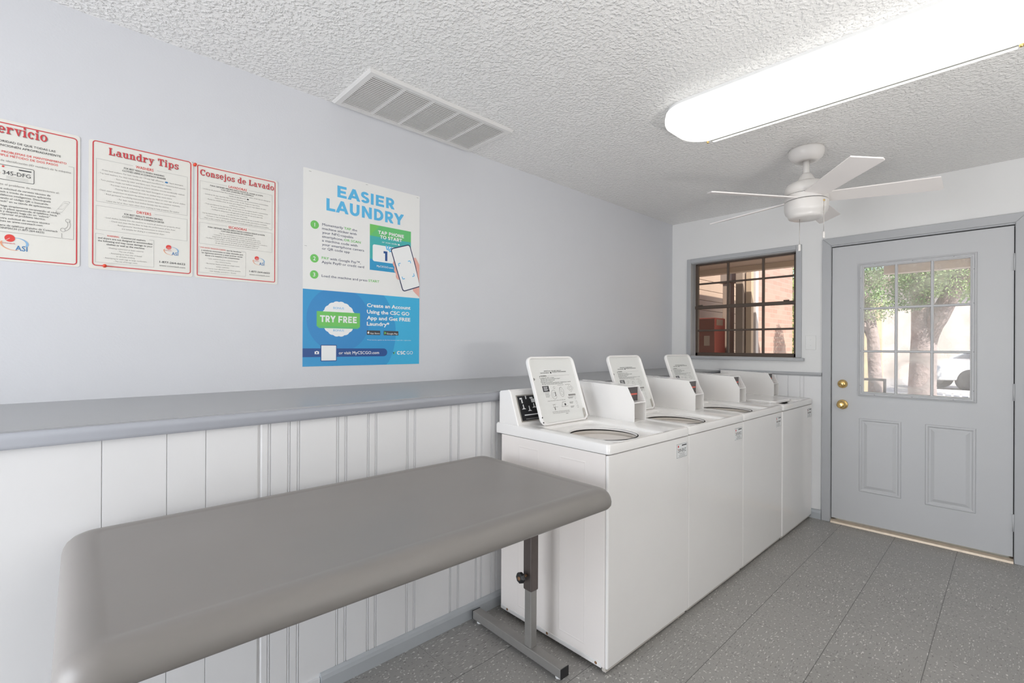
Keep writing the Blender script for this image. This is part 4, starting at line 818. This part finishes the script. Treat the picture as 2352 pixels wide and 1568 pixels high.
def sticker(t, code):
    mb = MB(); P = lambda u, v: (u, -WD-.0012, v); x0, x1, z0, z1 = .520, .618, .752, .817
    mb.box((x0, -WD-.0010, z0), (x1, -WD+.0005, z1), WHITEP); o = mb.build('id_sticker', t, local=True)
    mb = flat(); frame(mb, x0+.001, z0+.001, x1-.001, z1-.001, .0012, P, INK); poly(mb, rc(x1-.050, z1-.012, x1-.006, z1-.0065)[0], P, INK)
    poly(mb, circ(x0+.016, z1-.012, .0055, 14), P, REDT)
    for q in ring(x0+.020, z1-.020, .013, .009, 170, 300, .002, .001): poly(mb, q, P, ORANGEL)
    if code: text(mb, code, at(P, x0+.013, z0+.026), .0150, INK, .010, .074)
    else:
        for a, b in ((.014, .034), (.038, .046), (.050, .084)): poly(mb, rc(x0+a, z0+.028, x0+b, z0+.039)[0], P, INKG)
    for k, (a, b) in enumerate(((.022, .078), (.030, .070), (.018, .082), (.022, .078))): poly(mb, rc(x0+a, z0+.020-.0048*k, x0+b, z0+.0215-.0048*k)[0], P, INKG)
    mb.build('sticker_print', o, local=True)
def copy_tree(o, parent=None):
    c = o.copy(); C.objects.link(c); c.parent = parent
    for ch in list(o.children): copy_tree(ch, c)
    return c
wl = ['white top load washer nearest the camera beside the folding table, lid open', 'white top load washer with open lid, second from the folding table', 'white top load washer with open lid, third from the folding table', 'white top load washer with its lid closed, at the far wall beside the door']
w1 = washer('washing_machine', wl[0], True)
ws = [w1]+[copy_tree(w1) for _ in range(3)]
for i, t in enumerate(ws):
    t['label'] = wl[i]; x = -2.552+i*.6375; t.location = (x+(.005, .004, .003, .0025)[i], (-.4390, -.4480, -.4550, -.4645)[i], 0); t.rotation_euler = (0, 0, math.radians((-.9, -.7, -.45, -.4)[i]))
    sticker(t, ('209-BVZ', '207-BVZ', '206-BVZ', '205-BVZ')[i] if i < 2 else None)
lid(ws[0], True)
def copy_child(src, t):
    c = copy_tree(src, t); return c
l0 = [c for c in ws[0].children if c.name.startswith('lid')][0]
copy_child(l0, ws[1]); copy_child(l0, ws[2]); lid(ws[3], False)

# ------------------------------------------------------------------ folding table
TX, TY, TZ, TR = -3.3783, -.8383, .7743, math.radians(-1.575)
tb = thing('utility_table', 'long gray laminate table with rounded edges on metal T legs in front of panelled wall', 'table', (TX, TY, 0), TR)
HX, HY = .706, .3716
mb = MB(); ls = []
for ins, z in ((.110, -.064), (.020, -.064), (.008, -.0614), (.001, -.053), (0, -.042), (.0025, -.0295), (.009, -.0172), (.020, -.0074), (.034, -.0018), (.048, 0), (.060, -.0003), (.066, -.0016), (.074, -.0019)):
    ls.append([(x, y, TZ+z) for x, y in rrect(0, 0, HX-ins, HY-ins, max(.02, .068-ins), 10, 10)])
mb.loops(ls, TABLET, cap0=True, cap1=True, smooth=True); mb.build('tabletop', tb, local=True)
def leg(lx, dy):
    yb = .045; mb = MB()
    mb.box((lx-.0215, -.138+dy, .014), (lx+.0215, .402+dy, .050), LEGL); ft = mb.build('foot_bar', tb, bevel=.003, local=True)
    
    for y0_, y1_ in ((-.1402, -.1375), (.4015, .4042)): MB().box((lx-.0218, y0_+dy, .013), (lx+.0218, y1_+dy, .051), BLACK).build('end_cap', ft, local=True)
    for yy in (-.11, .375): MB().lathe([(.014, 0), (.014, .006), (.006, .008), (.006, .016)], (lx, yy+dy, 0), PLASTW, 12).build('glide', ft, local=True)
    MB().box((lx-.017, yb-.019, .048), (lx+.017, yb+.019, .46), LEGL).build('lower_post', tb, bevel=.004, local=True)
    MB().box((lx-.021, yb-.0235, .277), (lx+.021, yb+.0235, .70), LEGD).build('upper_sleeve', tb, bevel=.005, local=True)
    MB().box((lx-.014, -.26, .698), (lx+.014, .34, .7105), LEGD).build('top_bracket', tb, bevel=.002, local=True)
    mb = MB(); mb.tube([(lx-.02, yb+.004, .338), (lx-.046, yb+.004, .338)], .005, RUST, 10); mb.lathe([(.012, -.062), (.021, -.059), (.023, -.052), (.021, -.046), (.012, -.043)], (lx, yb+.004, .338), BLACK, 8, 'x', smooth=False); mb.lathe([(0, -.0632), (.008, -.063), (.008, -.060)], (lx, yb+.004, .338), RUST, 10, 'x')
    mb.build('adjustment_knob', tb, local=True)
leg(.689, 0.); leg(-.60, -.035)

# ------------------------------------------------------------------ outside
BRK = mat_brick('pink_sunlit_brick', (.45, .325, .30), (.53, .415, .385), (.48, .425, .405), 'x', 1.)
BRKF = mat_brick('far_tan_brick', (.76, .62, .52), (.82, .68, .58), (.78, .70, .62), 'y', 1.)
SOFF = mat('beige_soffit_paint', (.56, .47, .40), .8, var=.05)
FASC = mat('sunlit_fascia_beige', (.72, .63, .54), .7, var=.04)  # sunlit brightness put into a paler beige than the soffit
SIDE = mat('tan_siding', (.46, .39, .34), .8, var=.05)
POSTD = mat('dark_porch_post', (.32, .285, .26), .8, var=.1)
POSTB = mat('beige_porch_post', (.55, .47, .38), .8, var=.05)
DSP = mat('white_downspout', (.75, .77, .82), .6)
VRED = mat('red_machine_paint', (.60, .17, .14), .45)
BARK = mat('tree_bark', (.36, .29, .27), .95, var=.35, vscale=9, bump=.8, bscale=18, bdist=.03)
LEAF = mat('leaf_green', (.17, .30, .10), .6, var=.5, vscale=4)
LEAF2 = mat('leaf_green_light', (.34, .46, .20), .6, var=.4, vscale=4)
CONC = mat('pale_concrete', (.55, .52, .48), .9, var=.1, vscale=2)
ASPH = mat('parking_asphalt', (.42, .40, .38), .9, var=.1)
CARW = mat('white_car_paint', (.80, .80, .80), .15, coat=.5)
CARG = mat('car_window_glass', (.10, .12, .14), .08)
TYRE = mat('tyre_rubber', (.03, .03, .03), .8)
METD = mat('dark_rail_metal', (.05, .05, .055), .5)
def ext(o, label, cat, group=None): return tag(o, label, cat, group)
struct(MB().box((.12, -9, -.12), (9, 7, -.02), CONC).build('patio')); struct(MB().box((9, -30, -.12), (60, 40, -.03), ASPH).build('parking_lot'))
struct(MB().box((.12, -9, -.02), (4.0, 7, .0), CONC).build('porch_slab'))
ps = thing('porch_roof', 'beige porch soffit and fascia beam seen through the window and door glass', 'porch roof', (2, 0, 2.55))
MB().box((.121, -5, 2.52), (3.75, 5, 2.60), SOFF).build('soffit', ps)
MB().box((3.62, -.6, 2.442), (3.76, 5, 2.68), FASC).box((3.62, -5, 2.215), (3.76, -1.0, 2.68), FASC).build('fascia_beam', ps)
bw = tag(MB().box((4.32, .80, -.02), (6.22, 1.02, 3.5), BRK).build('brick_wall'), 'pink brick wall end in sunlight beyond the window', 'wall')
ds = tag(MB().box((4.20, .75, -.02), (4.31, .83, 3.3), DSP).build('downspout', bevel=.01), 'white downspout at the corner of the pink brick wall', 'downspout')
sd = MB()
for k in range(17): sd.box((.2, 2.10, .0+.2*k), (8.5, 2.2, .195+.2*k), SIDE)
sdo = tag(sd.build('siding_wall', bevel=.008), 'tan board siding wall in the shade of the porch', 'wall')
tag(MB().box((3.96, .87, -.02), (4.08, .985, 2.5), POSTD).box((3.93, .856, -.02), (4.11, 1.01, .15), POSTD).build('porch_post', bevel=.006), 'dark porch post beyond the middle of the window', 'post')
tag(MB().box((4.03, .765, -.02), (4.13, .85, 2.5), POSTB).box((4.03, .755, -.02), (4.15, .852, .1), POSTB).build('porch_post', bevel=.006), 'beige porch post beside the white downspout', 'post')
tag(MB().box((4.5, 1.28, -.02), (4.66, 1.42, 2.58), POSTD).box((4.47, 1.25, 2.4), (4.69, 1.45, 2.58), POSTD).build('porch_post', bevel=.006), 'dark porch post behind the red vending machine', 'post')
vm = thing('vending_machine', 'red vending machine on the porch seen through the lower left window panes', 'vending machine', (4.2, 1.7, 0))
MB().box((4.0, 1.335, .03), (4.42, 2.02, 1.77), VRED).build('body', vm, bevel=.02)
MB().box((3.985, 1.345, .06), (4.0, 2.01, 1.75), mat('shaded_red_machine_front', (.26, .12, .105), .45)).build('front_door', vm, bevel=.006)  # shade on the front put into a darker red than the body
mb = MB().box((3.978, 1.42, 1.29), (3.985, 1.52, 1.46), SIDE); mb.build('selection_panel', vm, bevel=.003)
mb = MB().box((4.05, 1.330, 1.64), (4.30, 1.335, 1.74), POSTB); mb.build('notice', vm)
for x, y in ((4.05, 1.40), (4.37, 1.40), (4.05, 1.96), (4.37, 1.96)): MB().box((x-.03, y-.03, -.02), (x+.03, y+.03, .03), METD).build('foot', vm)

def foliage(mb, c, r, n, mt, sz):
    for _ in range(n):
        while True:
            p = Vector((random.uniform(-1, 1), random.uniform(-1, 1), random.uniform(-1, 1)))
            if .15 < p.length < 1: break
        p = Vector((c[0]+p.x*r[0], c[1]+p.y*r[1], c[2]+p.z*r[2])); u = Vector((random.gauss(0, 1), random.gauss(0, 1), random.gauss(0, 1))).normalized(); v = u.cross(Vector((random.gauss(0, 1), random.gauss(0, 1), random.gauss(0, 1)))).normalized(); s = sz*random.uniform(.6, 1.3)
        mb.add([p-u*s, p+v*s*.45, p+u*s, p-v*s*.45], [(0, 1, 2, 3)], mt)
def tree(label, limbs, crowns, loc):
    t = thing('tree', label, 'tree', loc, group='trees outside the door'); mb = MB()
    for pts, r0, r1 in limbs: mb.tube(pts, r0, BARK, 14, r1)
    mb.build('trunk', t)
    mb = MB(); mb.flat = True
    for c, r, n, mt, sz in crowns: foliage(mb, c, r, n, mt, sz)
    mb.build('crown', t)
tree('large forked tree with thick trunk outside the middle of the door glass', [([(6.2, -1.13, -.1), (6.2, -1.12, .6), (6.2, -1.14, 1.5), (6.2, -1.12, 2.1), (6.25, -.95, 2.9), (6.3, -.7, 3.8)], .20, .11), ([(6.2, -1.16, 1.35), (6.1, -1.32, 1.75), (6.0, -1.52, 2.2), (5.9, -1.85, 2.8), (5.8, -2.2, 3.4)], .15, .08)],
     [((6.6, -1.40, 3.0), (.9, 1.30, .90), 11000, LEAF, .024), ((5.8, -1.55, 2.45), (.45, .75, .42), 4500, LEAF2, .021), ((5.9, -.98, 2.2), (.25, .36, .36), 2600, LEAF, .020)], (6.2, -1.13, 0))
tree('slim leaning tree outside the left column of the door glass', [([(4.85, -.72, -.1), (4.85, -.72, .8), (4.85, -.69, 1.4), (4.88, -.63, 1.85), (4.9, -.44, 2.5)], .10, .055), ([(4.85, -.69, 1.3), (4.85, -.58, 1.62), (4.85, -.44, 1.76), (4.85, -.33, 2.13)], .055, .035)],
     [((4.85, -.44, 2.33), (.33, .42, .58), 6500, LEAF, .020), ((4.8, -.74, 1.86), (.18, .24, .22), 800, LEAF2, .019)], (4.85, -.72, 0))
tree('tree with pale sunlit leaves behind the brick wall corner', [([(8.5, 1.3, -.1), (8.5, 1.25, 1.5), (8.6, 1.2, 3.2)], .11, .06)], [((8.3, 1.15, 2.5), (1.0, .70, 1.6), 4500, LEAF2, .04)], (8.5, 1.3, 0))
tree('far tree with pale sunlit leaves above the white car', [([(13, -2.2, -.1), (13, -2.2, 2), (13, -2.0, 3.5)], .14, .07)], [((13, -2.0, 3.3), (1.2, 1.6, 1.0), 3500, LEAF2, .06)], (13, -2.2, 0))
fb = thing('far_building', 'long tan brick building across the parking lot', 'building', (24, -2, 0)); MB().box((22, -16, -.03), (30, 14, 4.2), BRKF).build('building_wall', fb); MB().box((21.4, -16.5, 4.2), (30.5, 14.5, 4.6), SOFF).build('roof_edge', fb)
tag(MB().box((12.0, .3, -.03), (12.2, 3.2, 2.5), mat('yellow_fence_boards', (.72, .56, .34), .8, var=.1)).build('board_fence'), 'yellow tan board fence behind the slim leaning tree', 'fence')
# parked car
car = thing('parked_car', 'white parked car beyond the tree in the lower right door panes', 'car', (17, -2.1, 0), math.radians(118))
sil = [(-2.2, .32), (-2.25, .60), (-2.15, .82), (-1.3, .92), (1.0, .95), (1.75, .88), (2.15, .74), (2.22, .45), (2.18, .30)]
mb = MB(); mb.prism(sil, lambda x, z: (x, -.86, z), lambda x, z: (x, .86, z), CARW); mb.build('body', car, bevel=.06, seg=3, local=True)
mb = MB(); mb.loops([[(-1.75, -.80, .90), (1.15, -.80, .92), (1.15, .80, .92), (-1.75, .80, .90)], [(-1.05, -.62, 1.42), (.25, -.62, 1.44), (.25, .62, 1.44), (-1.05, .62, 1.42)]], CARG, cap1=True); mb.build('windows', car, bevel=.03, local=True)
mb = MB(); mb.box((-1.08, -.63, 1.405), (.28, .63, 1.46), CARW)
for sx in (-.8, .8):
    mb.tube([(1.17, sx, .92), (.26, sx*.79, 1.43)], .035, CARW, 8); mb.tube([(-1.77, sx, .90), (-1.06, sx*.79, 1.42)], .035, CARW, 8); mb.tube([(-.35, sx*1.005, .92), (-.38, sx*.785, 1.43)], .03, CARW, 8)
mb.build('roof', car, bevel=.02, local=True)
for x in (-1.4, 1.4):
    for y in (-.80, .80): mb = MB(); mb.lathe([(.20, -.10), (.31, -.10), (.33, -.06), (.33, .06), (.31, .10), (.20, .10)], (x, y, .31), TYRE, 28, 'y'); wh = mb.build('wheel', car, local=True); MB().lathe([(.02, -.095), (.20, -.09), (.20, .09), (.02, .095)], (x, y, .31), CHROME, 20, 'y').build('hub', wh, local=True)
rl = thing('porch_railing', 'dark metal railing outside the lower left door pane', 'railing', (2.5, -.9, 0))
MB().box((2.485, -.55, .90), (2.515, -1.195, .925), METD).build('top_rail', rl); MB().box((2.485, -1.195, 0), (2.515, -1.17, .90), METD).build('post', rl); MB().box((2.485, -.575, 0), (2.515, -.55, .90), METD).build('post', rl); MB().box((2.485, -.575, .10), (2.515, -1.17, .12), METD).build('bottom_rail', rl)
wr = thing('white_railing', 'low white picket railing behind the large tree trunk', 'railing', (8.5, -1.1, 0))
MB().box((8.48, -.7, .40), (8.54, -2.9, .46), CARW).build('top_rail', wr)
mb = MB()
for k in range(18): mb.box((8.495, -.72-.12*k, -.02), (8.525, -.75-.12*k, .40), CARW)
mb.build('balusters', wr)
